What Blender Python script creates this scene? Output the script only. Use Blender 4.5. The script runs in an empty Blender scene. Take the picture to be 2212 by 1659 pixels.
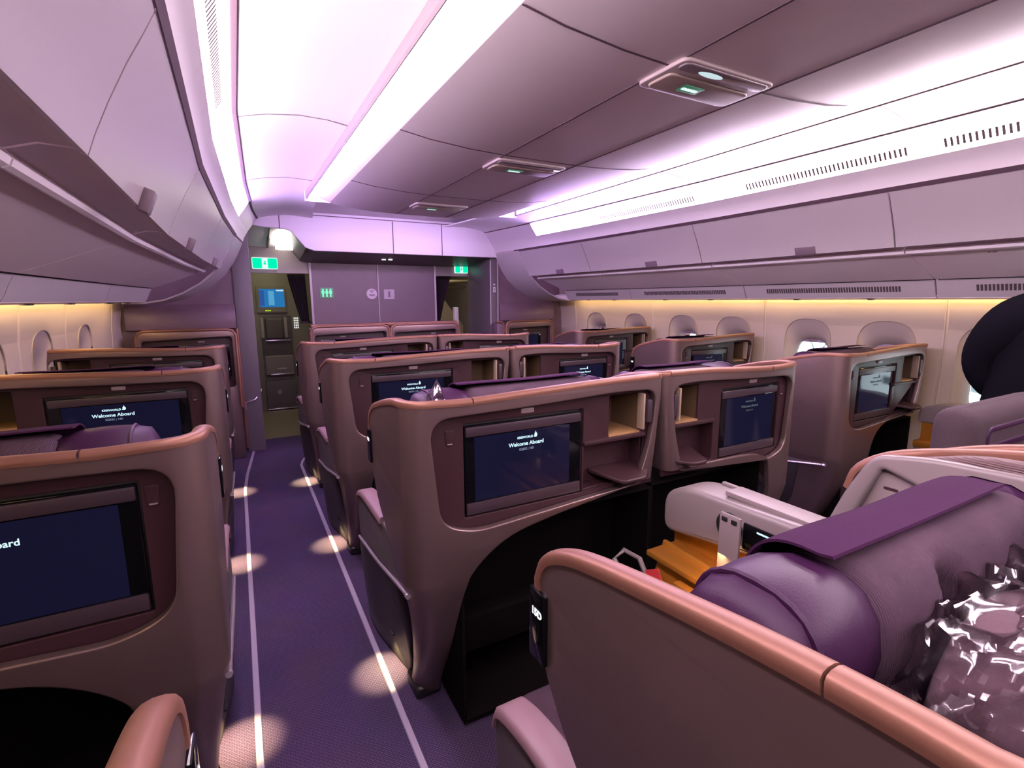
import bpy, bmesh, math, random
from mathutils import Vector, Matrix
random.seed(7)
PI = math.pi
S = bpy.context.scene
COL = S.collection
# ------------------------------------------------------------------ camera, world, exposure
W_PX, H_PX, F_PX, EYE = 2212.0, 1659.0, 1086.0, 1.5
def cam_axes():
    yh = Vector((507.0 - 1106.0, 829.5 - 650.0, F_PX))
    h2 = Vector((2507.0 - 1106.0, 829.5 - 640.0, F_PX))
    zh = h2.cross(yh).normalized()
    if zh.y < 0: zh = -zh
    yh.normalize()
    xh = yh.cross(zh)
    if xh.x < 0: xh = -xh
    return xh, yh, zh
_x, _y, _z = cam_axes()
right = Vector((_x.x, _y.x, _z.x)); up = Vector((_x.y, _y.y, _z.y)); fwd = Vector((_x.z, _y.z, _z.z))
cd = bpy.data.cameras.new('camera'); cam = bpy.data.objects.new('camera', cd); COL.objects.link(cam)
cd.sensor_width = 36.0; cd.lens = F_PX / W_PX * 36.0; cd.clip_start = 0.02; cd.clip_end = 200
m = Matrix((right, up, -fwd)).transposed().to_4x4(); m.translation = Vector((0, 0, EYE)); cam.matrix_world = m
S.camera = cam
wd = bpy.data.worlds.new('world'); S.world = wd; wd.use_nodes = True
bg = wd.node_tree.nodes['Background']; bg.inputs[0].default_value = (0.80, 0.95, 1.0, 1); bg.inputs[1].default_value = 5.0
S.view_settings.view_transform = 'Standard'; S.view_settings.look = 'None'
S.view_settings.gamma = 1.0; S.view_settings.use_curve_mapping = False; S.view_settings.exposure = 0.0
S.cycles.max_bounces = 9; S.cycles.transparent_max_bounces = 12
COVE_L, BLOCK_L, WALL_L = 46.0, 115.0, 26.0        # strengths of the ceiling coves, centre strips and window-line lights

# ------------------------------------------------------------------ materials
MATS = {}
def mat(name, col, rough=0.5, metal=0.0, emit=None, es=0.0, bump=None, spec=None, coat=0.0, mottled=0.0, trans=0.0, alpha=None):
    if name in MATS: return MATS[name]
    mt = bpy.data.materials.new(name); mt.use_nodes = True
    nt = mt.node_tree; b = nt.nodes['Principled BSDF']
    b.inputs['Base Color'].default_value = (*col, 1); b.inputs['Roughness'].default_value = rough
    b.inputs['Metallic'].default_value = metal
    if spec is not None: b.inputs['Specular IOR Level'].default_value = spec
    if coat: b.inputs['Coat Weight'].default_value = coat; b.inputs['Coat Roughness'].default_value = 0.08
    if emit: b.inputs['Emission Color'].default_value = (*emit, 1); b.inputs['Emission Strength'].default_value = es
    if trans: b.inputs['Transmission Weight'].default_value = trans
    if alpha is not None: b.inputs['Alpha'].default_value = alpha
    tc = nt.nodes.new('ShaderNodeTexCoord')
    if mottled:
        n = nt.nodes.new('ShaderNodeTexNoise'); n.inputs['Scale'].default_value = 9.0; n.inputs['Detail'].default_value = 4
        nt.links.new(tc.outputs['Object'], n.inputs['Vector'])
        r = nt.nodes.new('ShaderNodeValToRGB')
        r.color_ramp.elements[0].position = 0.3; r.color_ramp.elements[1].position = 0.7
        r.color_ramp.elements[0].color = (*[c * (1 - mottled) for c in col], 1); r.color_ramp.elements[1].color = (*[min(1, c * (1 + mottled)) for c in col], 1)
        nt.links.new(n.outputs['Fac'], r.inputs['Fac']); nt.links.new(r.outputs['Color'], b.inputs['Base Color'])
    if bump:
        kind, scale, strength = bump
        if kind == 'noise':
            t = nt.nodes.new('ShaderNodeTexNoise'); t.inputs['Scale'].default_value = scale; t.inputs['Detail'].default_value = 3
        else:
            t = nt.nodes.new('ShaderNodeTexWave'); t.inputs['Scale'].default_value = scale; t.inputs['Distortion'].default_value = 1.5
            t.bands_direction = kind
        nt.links.new(tc.outputs['Object'], t.inputs['Vector'])
        bp = nt.nodes.new('ShaderNodeBump'); bp.inputs['Strength'].default_value = strength; bp.inputs['Distance'].default_value = 0.004
        nt.links.new(t.outputs['Fac'], bp.inputs['Height']); nt.links.new(bp.outputs['Normal'], b.inputs['Normal'])
    MATS[name] = mt
    return mt
def emis(name, col, s):
    if name in MATS: return MATS[name]
    mt = bpy.data.materials.new(name); mt.use_nodes = True; nt = mt.node_tree
    nt.nodes.remove(nt.nodes['Principled BSDF'])
    e = nt.nodes.new('ShaderNodeEmission'); e.inputs[0].default_value = (*col, 1); e.inputs[1].default_value = s
    nt.links.new(e.outputs[0], nt.nodes['Material Output'].inputs[0]); MATS[name] = mt
    return mt
def cove_mat(name, s):
    # programmable mood light: warm white aft, violet towards the forward bulkhead
    mt = bpy.data.materials.new(name); mt.use_nodes = True; nt = mt.node_tree
    nt.nodes.remove(nt.nodes['Principled BSDF'])
    e = nt.nodes.new('ShaderNodeEmission'); e.inputs[1].default_value = s
    tc = nt.nodes.new('ShaderNodeTexCoord'); sp = nt.nodes.new('ShaderNodeSeparateXYZ'); mr = nt.nodes.new('ShaderNodeMapRange')
    mr.inputs['From Min'].default_value = 1.5; mr.inputs['From Max'].default_value = 4.6
    r = nt.nodes.new('ShaderNodeValToRGB'); r.color_ramp.elements[0].color = (1.0, 0.80, 0.91, 1); r.color_ramp.elements[1].color = (0.64, 0.39, 1.0, 1)
    nt.links.new(tc.outputs['Object'], sp.inputs[0]); nt.links.new(sp.outputs['Y'], mr.inputs['Value'])
    nt.links.new(mr.outputs['Result'], r.inputs['Fac']); nt.links.new(r.outputs['Color'], e.inputs[0])
    nt.links.new(e.outputs[0], nt.nodes['Material Output'].inputs[0]); MATS[name] = mt
    return mt
M_COVE = cove_mat('cove_light', COVE_L); M_BLOCK = cove_mat('centre_strip_light', BLOCK_L)
M_WALLLIGHT = emis('window_line_light', (1.0, 0.72, 0.30), WALL_L)
M_SHELL = mat('shell_paint', (0.215, 0.145, 0.142), 0.36, 0.78, bump=('noise', 900, 0.04))
M_TRIM = mat('copper_trim', (0.20, 0.088, 0.060), 0.46, 0.45)
M_FACE = mat('plum_panel', (0.034, 0.014, 0.018), 0.42, spec=0.28)
M_SIDE = mat('armrest_side', (0.065, 0.05, 0.055), 0.45)
M_SKIRT = mat('base_skirt', (0.03, 0.023, 0.027), 0.5)
M_PAD = mat('armrest_pad', (0.18, 0.10, 0.12), 0.5)
M_BLACK = mat('black_plastic', (0.010, 0.009, 0.011), 0.45)
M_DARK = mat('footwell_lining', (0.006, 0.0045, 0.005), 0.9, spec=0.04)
M_BEZEL = mat('bezel_plum', (0.038, 0.023, 0.031), 0.35)
M_GLASSBLK = mat('screen_black_glass', (0.003, 0.003, 0.004), 0.06, spec=0.22)
M_DISP = mat('screen_display', (0.003, 0.003, 0.008), 0.06, emit=(0.020, 0.020, 0.078), es=0.25, spec=0.22)
M_TEXTDIM = emis('screen_dim_text_light', (0.35, 0.45, 0.50), 0.25)
M_TEXT = emis('screen_text_light', (0.62, 0.90, 1.0), 1.3)
M_TEXT2 = emis('screen_small_text_light', (0.55, 0.62, 0.85), 0.6)
M_GREYLIGHT = mat('lamp_lens', (0.22, 0.16, 0.175), 0.35)
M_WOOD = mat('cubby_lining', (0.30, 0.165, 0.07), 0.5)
M_SILVER = mat('silver_edge', (0.70, 0.60, 0.66), 0.25, 0.8)
M_PURPLE = mat('purple_leather', (0.032, 0.008, 0.034), 0.45, spec=0.22, bump=('noise', 260, 0.12))
M_FLAP = mat('purple_cloth', (0.034, 0.008, 0.034), 0.85, spec=0.08, bump=('noise', 500, 0.25))
M_FABRIC = mat('mauve_fabric', (0.066, 0.038, 0.058), 0.85, spec=0.12, bump=('X', 120, 0.5), mottled=0.18)
M_RIB = mat('ribbed_fabric', (0.12, 0.072, 0.075), 0.8, bump=('Z', 70, 0.6))
M_WHITE = mat('white_plastic', (0.165, 0.13, 0.132), 0.4)
M_TAUPE = mat('taupe_door', (0.19, 0.145, 0.15), 0.45)
M_BRONZE = mat('bronze_metal', (0.46, 0.185, 0.026), 0.34, 0.6)
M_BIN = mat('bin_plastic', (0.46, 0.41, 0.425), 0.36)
M_BIN_BOUNCE = mat('bin_plastic_bounce_lit', (0.80, 0.70, 0.745), 0.38)  # bin plastic made paler than the doors: bounce light from below painted in
M_CEIL = mat('ceiling_panel', (0.80, 0.71, 0.745), 0.45)
M_CEILW = mat('aisle_ceiling_white', (0.94, 0.92, 0.93), 0.5)
M_COVEW = mat('cove_white', (0.66, 0.60, 0.63), 0.45)
M_SEAM = mat('seam_dark', (0.10, 0.06, 0.08), 0.6)
M_WALL = mat('sidewall_cream', (0.38, 0.315, 0.285), 0.5)
M_SHADE = mat('blind_fabric', (0.27, 0.225, 0.30), 0.7)
M_BULK = mat('bulkhead_laminate', (0.125, 0.076, 0.098), 0.42, mottled=0.06)
M_PART = mat('partition_grey', (0.105, 0.086, 0.092), 0.42)
M_OLIVE = mat('galley_olive', (0.145, 0.130, 0.092), 0.5)
M_OLIVE2 = mat('galley_tan', (0.36, 0.30, 0.20), 0.5)
M_CREWDARK = mat('crew_seat_dark', (0.06, 0.05, 0.042), 0.6)
M_CURT = mat('curtain_plum', (0.022, 0.010, 0.018), 0.9, bump=('X', 26, 0.4))
M_VENT = mat('vent_dark', (0.07, 0.05, 0.055), 0.6)
M_LATCH = mat('latch_grey', (0.17, 0.12, 0.15), 0.4)
M_GREEN = emis('exit_green', (0.0, 0.72, 0.38), 1.3)
M_EXITW = emis('exit_white', (0.80, 1.0, 0.95), 1.0)
M_LAVG = emis('lavatory_green_light', (0.22, 1.0, 0.55), 1.2)
M_CHROME = mat('latch_chrome', (0.6, 0.55, 0.58), 0.2, 0.9)
M_KNIT = mat('black_knit', (0.004, 0.0035, 0.006), 0.95, spec=0.04, bump=('noise', 180, 0.4))
M_SKIN = mat('skin', (0.55, 0.33, 0.25), 0.5)
M_HAIR = mat('hair_black', (0.01, 0.008, 0.008), 0.5)
M_TROUSER = mat('trousers_navy', (0.012, 0.012, 0.02), 0.9)
M_PANE = mat('window_pane', (0.95, 0.98, 1.0), 0.03, trans=1.0)
M_STEEL = mat('steel_painted', (0.10, 0.12, 0.13), 0.5)
M_CARD = mat('card_red', (0.45, 0.03, 0.04), 0.5)
M_PAPER = mat('paper_white', (0.75, 0.7, 0.68), 0.6)
M_BLANKET = mat('blanket_mauve', (0.085, 0.042, 0.058), 0.9, bump=('noise', 120, 0.3))

def carpet_material():
    mt = bpy.data.materials.new('carpet_purple'); mt.use_nodes = True; nt = mt.node_tree; b = nt.nodes['Principled BSDF']
    tc = nt.nodes.new('ShaderNodeTexCoord'); mp = nt.nodes.new('ShaderNodeMapping'); mp.inputs['Scale'].default_value = (60, 60, 60)
    br = nt.nodes.new('ShaderNodeTexBrick'); br.inputs['Scale'].default_value = 1.0; br.inputs['Mortar Size'].default_value = 0.12
    br.inputs['Brick Width'].default_value = 0.9; br.inputs['Row Height'].default_value = 0.45
    br.inputs['Color1'].default_value = (0.105, 0.070, 0.142, 1); br.inputs['Color2'].default_value = (0.090, 0.060, 0.125, 1); br.inputs['Mortar'].default_value = (0.048, 0.030, 0.070, 1)
    nt.links.new(tc.outputs['Object'], mp.inputs['Vector']); nt.links.new(mp.outputs[0], br.inputs['Vector'])
    n = nt.nodes.new('ShaderNodeTexNoise'); n.inputs['Scale'].default_value = 4; nt.links.new(tc.outputs['Object'], n.inputs['Vector'])
    mx = nt.nodes.new('ShaderNodeMix'); mx.data_type = 'RGBA'; mx.blend_type = 'MULTIPLY'; mx.inputs['Factor'].default_value = 0.35
    nt.links.new(br.outputs['Color'], mx.inputs['A']); nt.links.new(n.outputs['Color'], mx.inputs['B'])
    nt.links.new(mx.outputs['Result'], b.inputs['Base Color']); b.inputs['Roughness'].default_value = 0.95; b.inputs['Specular IOR Level'].default_value = 0.1
    bp = nt.nodes.new('ShaderNodeBump'); bp.inputs['Strength'].default_value = 0.7; bp.inputs['Distance'].default_value = 0.004
    nt.links.new(br.outputs['Fac'], bp.inputs['Height']); bp.invert = True; nt.links.new(bp.outputs['Normal'], b.inputs['Normal'])
    return mt
M_CARPET = carpet_material()

# ------------------------------------------------------------------ object helpers
def link(name, me, m=None, parent=None, loc=None):
    o = bpy.data.objects.new(name, me); COL.objects.link(o)
    if m is not None: me.materials.append(m)
    if parent is not None: o.parent = parent
    if loc is not None: o.location = loc
    return o
def finish(me, angle=35):
    for p in me.polygons: p.use_smooth = True
    me.set_sharp_from_angle(angle=math.radians(angle))
def bm_obj(name, bm, m, parent=None, angle=35, loc=None):
    bmesh.ops.recalc_face_normals(bm, faces=bm.faces)
    me = bpy.data.meshes.new(name); bm.to_mesh(me); bm.free(); finish(me, angle)
    return link(name, me, m, parent, loc)
def tag(o, label=None, cat=None, group=None, kind=None):
    if label: o['label'] = label
    if cat: o['category'] = cat
    if group: o['group'] = group
    if kind: o['kind'] = kind
    return o
def thing(name, label, cat, loc=(0, 0, 0), group=None):
    o = bpy.data.objects.new(name, None); COL.objects.link(o); o.location = loc; o.empty_display_size = 0.1
    return tag(o, label, cat, group)
def struct_empty(name, loc=(0, 0, 0)):
    o = bpy.data.objects.new(name, None); COL.objects.link(o); o.location = loc; o['kind'] = 'structure'
    return o
def kids(o): return [c for c in bpy.data.objects if c.parent == o]
def copy_tree(o, parent=None, skip=()):
    c = o.copy(); COL.objects.link(c)
    if parent is not None: c.parent = parent
    for ch in kids(o):
        if ch.name.split('.')[0] in skip: continue
        copy_tree(ch, c, skip)
    return c
def add_box(bm, lo, hi, bev=0.0, seg=2, M=None):
    lo, hi = Vector(lo), Vector(hi)
    r = bmesh.ops.create_cube(bm, size=1.0)
    vs = r['verts']
    for v in vs: v.co = Vector([(lo[i] + hi[i]) / 2 + v.co[i] * (hi[i] - lo[i]) for i in range(3)])
    if bev > 0:
        es = list({e for v in vs for e in v.link_edges})
        rr = bmesh.ops.bevel(bm, geom=es, offset=bev, segments=seg, profile=0.6, affect='EDGES')
        vs = list({v for f in rr['faces'] for v in f.verts} | {v for v in vs if v.is_valid})
    if M is not None: bmesh.ops.transform(bm, matrix=M, verts=vs)
    return vs
def box(name, lo, hi, m, parent=None, bev=0.004, seg=2):
    bm = bmesh.new(); add_box(bm, lo, hi, bev, seg); return bm_obj(name, bm, m, parent)
def add_tube(bm, pts, rad, n=10, closed=False, cap=True, flat=None):
    pts = [Vector(p) for p in pts]; N = len(pts); rings = []
    rads = rad if isinstance(rad, (list, tuple)) else [rad] * N
    prev = None
    for i, p in enumerate(pts):
        a = pts[(i - 1) % N] if (closed or i > 0) else p; b = pts[(i + 1) % N] if (closed or i < N - 1) else p
        t = (b - a).normalized()
        if prev is None:
            u = t.cross(Vector((0, 0, 1)))
            if u.length < 1e-3: u = t.cross(Vector((1, 0, 0)))
        else: u = prev - t * prev.dot(t)
        u.normalize(); prev = u; w = t.cross(u)
        fx, fy = flat if flat else (1, 1)
        rings.append([bm.verts.new(p + (u * math.cos(2 * PI * k / n) * fx + w * math.sin(2 * PI * k / n) * fy) * rads[i]) for k in range(n)])
    for i in range(N if closed else N - 1):
        A, B = rings[i], rings[(i + 1) % N]
        for k in range(n): bm.faces.new((A[k], A[(k + 1) % n], B[(k + 1) % n], B[k]))
    if cap and not closed: bm.faces.new(rings[0][::-1]); bm.faces.new(rings[-1])
def catmull(pts, n=6):
    P = [Vector(p) for p in pts]; out = []
    for i in range(len(P) - 1):
        p0 = P[i - 1] if i > 0 else P[0] * 2 - P[1]; p1, p2 = P[i], P[i + 1]; p3 = P[i + 2] if i + 2 < len(P) else P[-1] * 2 - P[-2]
        for k in range(n):
            t = k / n
            out.append(0.5 * ((2 * p1) + (p2 - p0) * t + (2 * p0 - 5 * p1 + 4 * p2 - p3) * t * t + (3 * p1 - p0 - 3 * p2 + p3) * t ** 3))
    out.append(P[-1]); return out
def round_poly(pts, r, seg=5):
    P = [Vector(p[:2]) for p in pts]; n = len(P); out = []
    rs = r if isinstance(r, (list, tuple)) else [r] * n
    for i in range(n):
        p, a, b = P[i], P[i - 1], P[(i + 1) % n]
        da, db = (a - p), (b - p); rr = min(rs[i], da.length * 0.49, db.length * 0.49)
        if rr <= 1e-5: out.append(p); continue
        s, e = p + da.normalized() * rr, p + db.normalized() * rr
        for k in range(seg + 1):
            t = k / seg
            out.append((1 - t) ** 2 * s + 2 * t * (1 - t) * p + t * t * e)
    return out
def rect(x0, z0, x1, z1, r=0.0, seg=5):
    p = [(x0, z0), (x1, z0), (x1, z1), (x0, z1)]
    return round_poly(p, r, seg) if r > 0 else [Vector(q) for q in p]
def plate_bm(outer, holes=(), th=0.02, bev=0.003, bres=2):
    """flat plate in (a, b) with depth c in 0..th, holes cut and edges bevelled"""
    cu = bpy.data.curves.new('tmp', 'CURVE'); cu.dimensions = '2D'; cu.fill_mode = 'BOTH'
    bev = min(bev, th * 0.45)
    cu.extrude = th / 2 - bev; cu.bevel_depth = bev; cu.bevel_resolution = bres; cu.offset = -bev
    def area(L): return sum(L[i - 1].x * L[i].y - L[i].x * L[i - 1].y for i in range(len(L)))
    for k, L in enumerate([outer] + list(holes)):
        L = [Vector(p[:2]) for p in L]
        if (area(L) > 0) != (k == 0): L = L[::-1]
        sp = cu.splines.new('POLY'); sp.points.add(len(L) - 1); sp.use_cyclic_u = True
        for p, q in zip(sp.points, L): p.co = (q.x, q.y, 0, 1)
    o = bpy.data.objects.new('tmp', cu); COL.objects.link(o)
    dg = bpy.context.evaluated_depsgraph_get(); me = bpy.data.meshes.new_from_object(o.evaluated_get(dg), depsgraph=dg)
    bpy.data.objects.remove(o); bpy.data.curves.remove(cu)
    bm = bmesh.new(); bm.from_mesh(me); bpy.data.meshes.remove(me)
    bmesh.ops.remove_doubles(bm, verts=bm.verts, dist=1e-5)
    for v in bm.verts: v.co.z += th / 2
    return bm
def cut(bm, co, no):
    bmesh.ops.bisect_plane(bm, geom=bm.verts[:] + bm.edges[:] + bm.faces[:], dist=1e-6, plane_co=co, plane_no=no)
def plate_xz(name, outer, y, m, parent=None, holes=(), th=0.012, bev=0.003, mir=1):
    """plate facing -y (aft), outer face at y, thickness going forward"""
    bm = plate_bm(outer, holes, th, bev)
    for v in bm.verts: v.co = Vector((v.co.x * mir, y + v.co.z, v.co.y))
    return bm_obj(name, bm, m, parent)
def text_bm(txt, size, bold=0.0, align='CENTER'):
    cu = bpy.data.curves.new('tmp', 'FONT'); cu.body = txt; cu.size = size; cu.align_x = align; cu.align_y = 'CENTER'
    cu.extrude = 0.0004; cu.offset = bold; cu.resolution_u = 3
    o = bpy.data.objects.new('tmp', cu); COL.objects.link(o)
    dg = bpy.context.evaluated_depsgraph_get(); me = bpy.data.meshes.new_from_object(o.evaluated_get(dg), depsgraph=dg)
    bpy.data.objects.remove(o); bpy.data.curves.remove(cu)
    bm = bmesh.new(); bm.from_mesh(me); bpy.data.meshes.remove(me)
    return bm
def join_into(bm, other, M=None):
    me = bpy.data.meshes.new('tmp'); other.to_mesh(me); other.free()
    if M is not None: me.transform(M)
    bm.from_mesh(me); bpy.data.meshes.remove(me)
def skin_mesh(verts, edges, radii, sub=2, root=0):
    me = bpy.data.meshes.new('tmp'); me.from_pydata(verts, edges, [])
    o = bpy.data.objects.new('tmp', me); COL.objects.link(o)
    md = o.modifiers.new('s', 'SKIN'); md.use_smooth_shade = True
    for i, r in enumerate(radii):
        r = r if isinstance(r, (tuple, list)) else (r, r)
        me.skin_vertices[0].data[i].radius = r; me.skin_vertices[0].data[i].use_root = (i == root)
    sb = o.modifiers.new('d', 'SUBSURF'); sb.levels = sub; sb.render_levels = sub
    dg = bpy.context.evaluated_depsgraph_get(); out = bpy.data.meshes.new_from_object(o.evaluated_get(dg), depsgraph=dg)
    bpy.data.objects.remove(o); bpy.data.meshes.remove(me)
    for p in out.polygons: p.use_smooth = True
    return out

# ------------------------------------------------------------------ cabin cross-section and taper
XC = 1.44
def taper(y):
    K = [(-9, 0), (2.5, 0), (3.9, .058), (4.95, .13), (5.6, .20), (9, .55)]
    for (a, ta), (b, tb) in zip(K, K[1:]):
        if y <= b: return ta + (tb - ta) * (y - a) / (b - a)
    return K[-1][1]
def ystops(y0, y1):
    s = [y0] + [k for k in (2.5, 3.2, 3.9, 4.4, 4.95, 5.3, 5.6) if y0 + .03 < k < y1 - .03] + [y1]
    return s
def sweep_bm(prof, y0, y1, side=0, th=0.0, use_taper=True, bm=None):
    """prof: (half, z) outward half width from the cabin centre line; side +1 right, -1 left, 0 absolute x offset."""
    bm = bm or bmesh.new(); P = [Vector(p) for p in prof]
    if th:
        Q = []
        for i, p in enumerate(P):
            a = P[max(i - 1, 0)]; b = P[min(i + 1, len(P) - 1)]; t = (b - a).normalized(); Q.append(p + Vector((-t.y, t.x)) * th)
        P = P + Q[::-1]
    rows = []
    for y in ystops(y0, y1):
        tp = taper(y) if use_taper else 0
        row = []
        for h, z in P:
            if side: x = XC + side * (h - tp)
            else: x = XC + h
            row.append(bm.verts.new((x, y, z)))
        rows.append(row)
    n = len(P)
    for A, B in zip(rows, rows[1:]):
        for k in range(n if th else n - 1):
            bm.faces.new((A[k], A[(k + 1) % n], B[(k + 1) % n], B[k]))
    if th: bm.faces.new(rows[0][::-1]); bm.faces.new(rows[-1])
    return bm
def sweep(name, prof, y0, y1, m, side=0, th=0.012, parent=None, use_taper=True, angle=35):
    return bm_obj(name, sweep_bm(prof, y0, y1, side, th, use_taper), m, parent, angle)

# ------------------------------------------------------------------ shell of the room
YB, YF = -2.6, 9.2
HALF = 2.42
bm = bmesh.new(); add_box(bm, (XC - 3.1, YB, -0.06), (XC + 3.1, YF, 0.0))
fl = bm_obj('floor', bm, M_CARPET); tag(fl, kind='structure')
bm = bmesh.new(); add_box(bm, (XC - 2.2, 5.98, 0.0), (XC + 2.2, YF, 0.004))
o = bm_obj('floor_galley', bm, mat('galley_vinyl', (0.13, 0.11, 0.06), 0.4)); tag(o, kind='structure')
bm = bmesh.new(); add_box(bm, (XC - 3.1, YB, 2.62), (XC + 3.1, YF, 2.68)); o = bm_obj('ceiling_crown', bm, M_CEIL); tag(o, kind='structure')
bm = bmesh.new(); add_box(bm, (XC - 3.1, YB - .06, 0), (XC + 3.1, YB, 2.64)); o = bm_obj('wall_back', bm, M_BULK); tag(o, kind='structure')
bm = bmesh.new(); add_box(bm, (XC - 3.1, YF, 0), (XC + 3.1, YF + .06, 2.64)); o = bm_obj('wall_front', bm, M_OLIVE); tag(o, kind='structure')
WALLPROF = [(0.0, 2.26), (0.35, 2.36), (0.7, 2.42), (1.05, 2.445), (1.3, 2.435), (1.5, 2.41), (1.8, 2.38), (2.64, 2.30)]
def wall_half(z):
    for (a, ha), (b, hb) in zip(WALLPROF, WALLPROF[1:]):
        if z <= b: return ha + (hb - ha) * (z - a) / (b - a)
    return WALLPROF[-1][1]
WIN_Z, WIN_HW, WIN_HH = 1.03, 0.180, 0.31
def win_outline(yc, hw, hh, zc=WIN_Z): return rect(yc - hw, zc - hh, yc + hw, zc + hh, hw * 0.92, 8)
RIGHT_WIN = [(-1.90, 0), (-1.28, 1), (-0.65, 0), (-0.02, 1), (0.60, 1), (1.22, 1), (1.80, 0), (2.34, .42), (3.00, 0), (3.57, .42), (4.22, 0), (4.88, .42)]
LEFT_WIN = [(-1.90, 0), (-1.28, 0), (-0.65, 0), (-0.02, 0), (0.60, 0), (1.22, 0), (1.84, 0), (2.46, 0), (3.08, 0), (3.75, 0), (4.55, 0)]
def side_wall(name, side, wins):
    holes = [win_outline(y, WIN_HW, WIN_HH) for y, _ in wins]
    bm = plate_bm([(YB, 0), (YF, 0), (YF, 2.64), (YB, 2.64)], holes, 0.03, 0.004)
    for z, _h in WALLPROF[1:-1]: cut(bm, (0, z, 0), (0, 1, 0))
    for k in (2.5, 3.9, 4.95, 5.6): cut(bm, (k, 0, 0), (1, 0, 0))
    for v in bm.verts:
        y, z, d = v.co
        v.co = Vector((XC + side * (wall_half(z) - taper(y) * 0.5 + d), y, z))
    o = bm_obj(name, bm, M_WALL); tag(o, kind='structure')
side_wall('wall_right', 1, RIGHT_WIN); side_wall('wall_left', -1, LEFT_WIN)
def window(n, side, yc, openf):
    root = struct_empty('window_%d' % n, (XC + side * (wall_half(WIN_Z) - taper(yc) * .5), yc, WIN_Z))
    A = rect(-WIN_HW, -WIN_HH, WIN_HW, WIN_HH, WIN_HW * .92, 8); B = rect(-.128, -.25, .128, .152, .118, 8)
    bm = bmesh.new(); rings = []
    for L, d in ((A, .0), (A, .008), ([a.lerp(b, .55) for a, b in zip(A, B)], .030), (B, .075), (B, .10)):
        rings.append([bm.verts.new((side * d + side * (wall_half(WIN_Z + p.y) - wall_half(WIN_Z)) * (1 if d < .05 else 0), p.x, p.y)) for p in L])
    for R1, R2 in zip(rings, rings[1:]):
        for k in range(len(R1)): bm.faces.new((R1[k], R1[(k + 1) % len(R1)], R2[(k + 1) % len(R2)], R2[k]))
    bm_obj('window_frame', bm, M_WALL, root, 60)
    bm = plate_bm(B, (), .006, .001)
    for v in bm.verts: v.co = Vector((side * (.096 + v.co.z), v.co.x, v.co.y))
    bm_obj('window_pane', bm, M_PANE, root)
    zb = .128 if openf else -.252
    bm = plate_bm(rect(-.131, zb, .131, .156, .02 if openf else .06), (), .006, .001)
    for v in bm.verts: v.co = Vector((side * (.078 + v.co.z), v.co.x, v.co.y))
    bm_obj('window_blind', bm, M_SHADE, root)
    if openf: box('blind_handle', (min(side * .068, side * .078), -.035, zb + .004), (max(side * .068, side * .078), .035, zb + .02), M_PAD, root, .004)
n = 0
for side, L in ((1, RIGHT_WIN), (-1, LEFT_WIN)):
    for y, f in L:
        n += 1; window(n, side, y, f)
tn = 0
def trim_struct(bm, m, angle=35):
    global tn
    tn += 1; o = bm_obj('trim_%d' % tn, bm, m, None, angle); tag(o, kind='structure'); return o
for side, seams in ((1, (-1.03, .22, 1.47, 2.70, 3.97, 5.27)), (-1, (-1.1, .15, 1.4, 2.75, 3.42, 4.15, 5.25))):
    for ys in seams:     # joints between the sidewall panels
        bm = bmesh.new(); tp = taper(ys) * .5
        zs = [.5, .7, 1.05, 1.3, 1.5]
        for a, b in zip(zs, zs[1:]):
            q = []
            for z in (a, b):
                h = wall_half(z) - tp
                q.append([bm.verts.new((XC + side * (h - d), ys + e, z)) for d, e in ((.0, -.012), (.004, -.009), (.004, -.003), (-.002, 0), (.004, .003), (.004, .009), (.0, .012))])
            for k in range(6): bm.faces.new((q[0][k], q[0][k + 1], q[1][k + 1], q[1][k]))
        bmesh.ops.remove_doubles(bm, verts=bm.verts, dist=1e-5); trim_struct(bm, M_WALL, 60)
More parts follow.
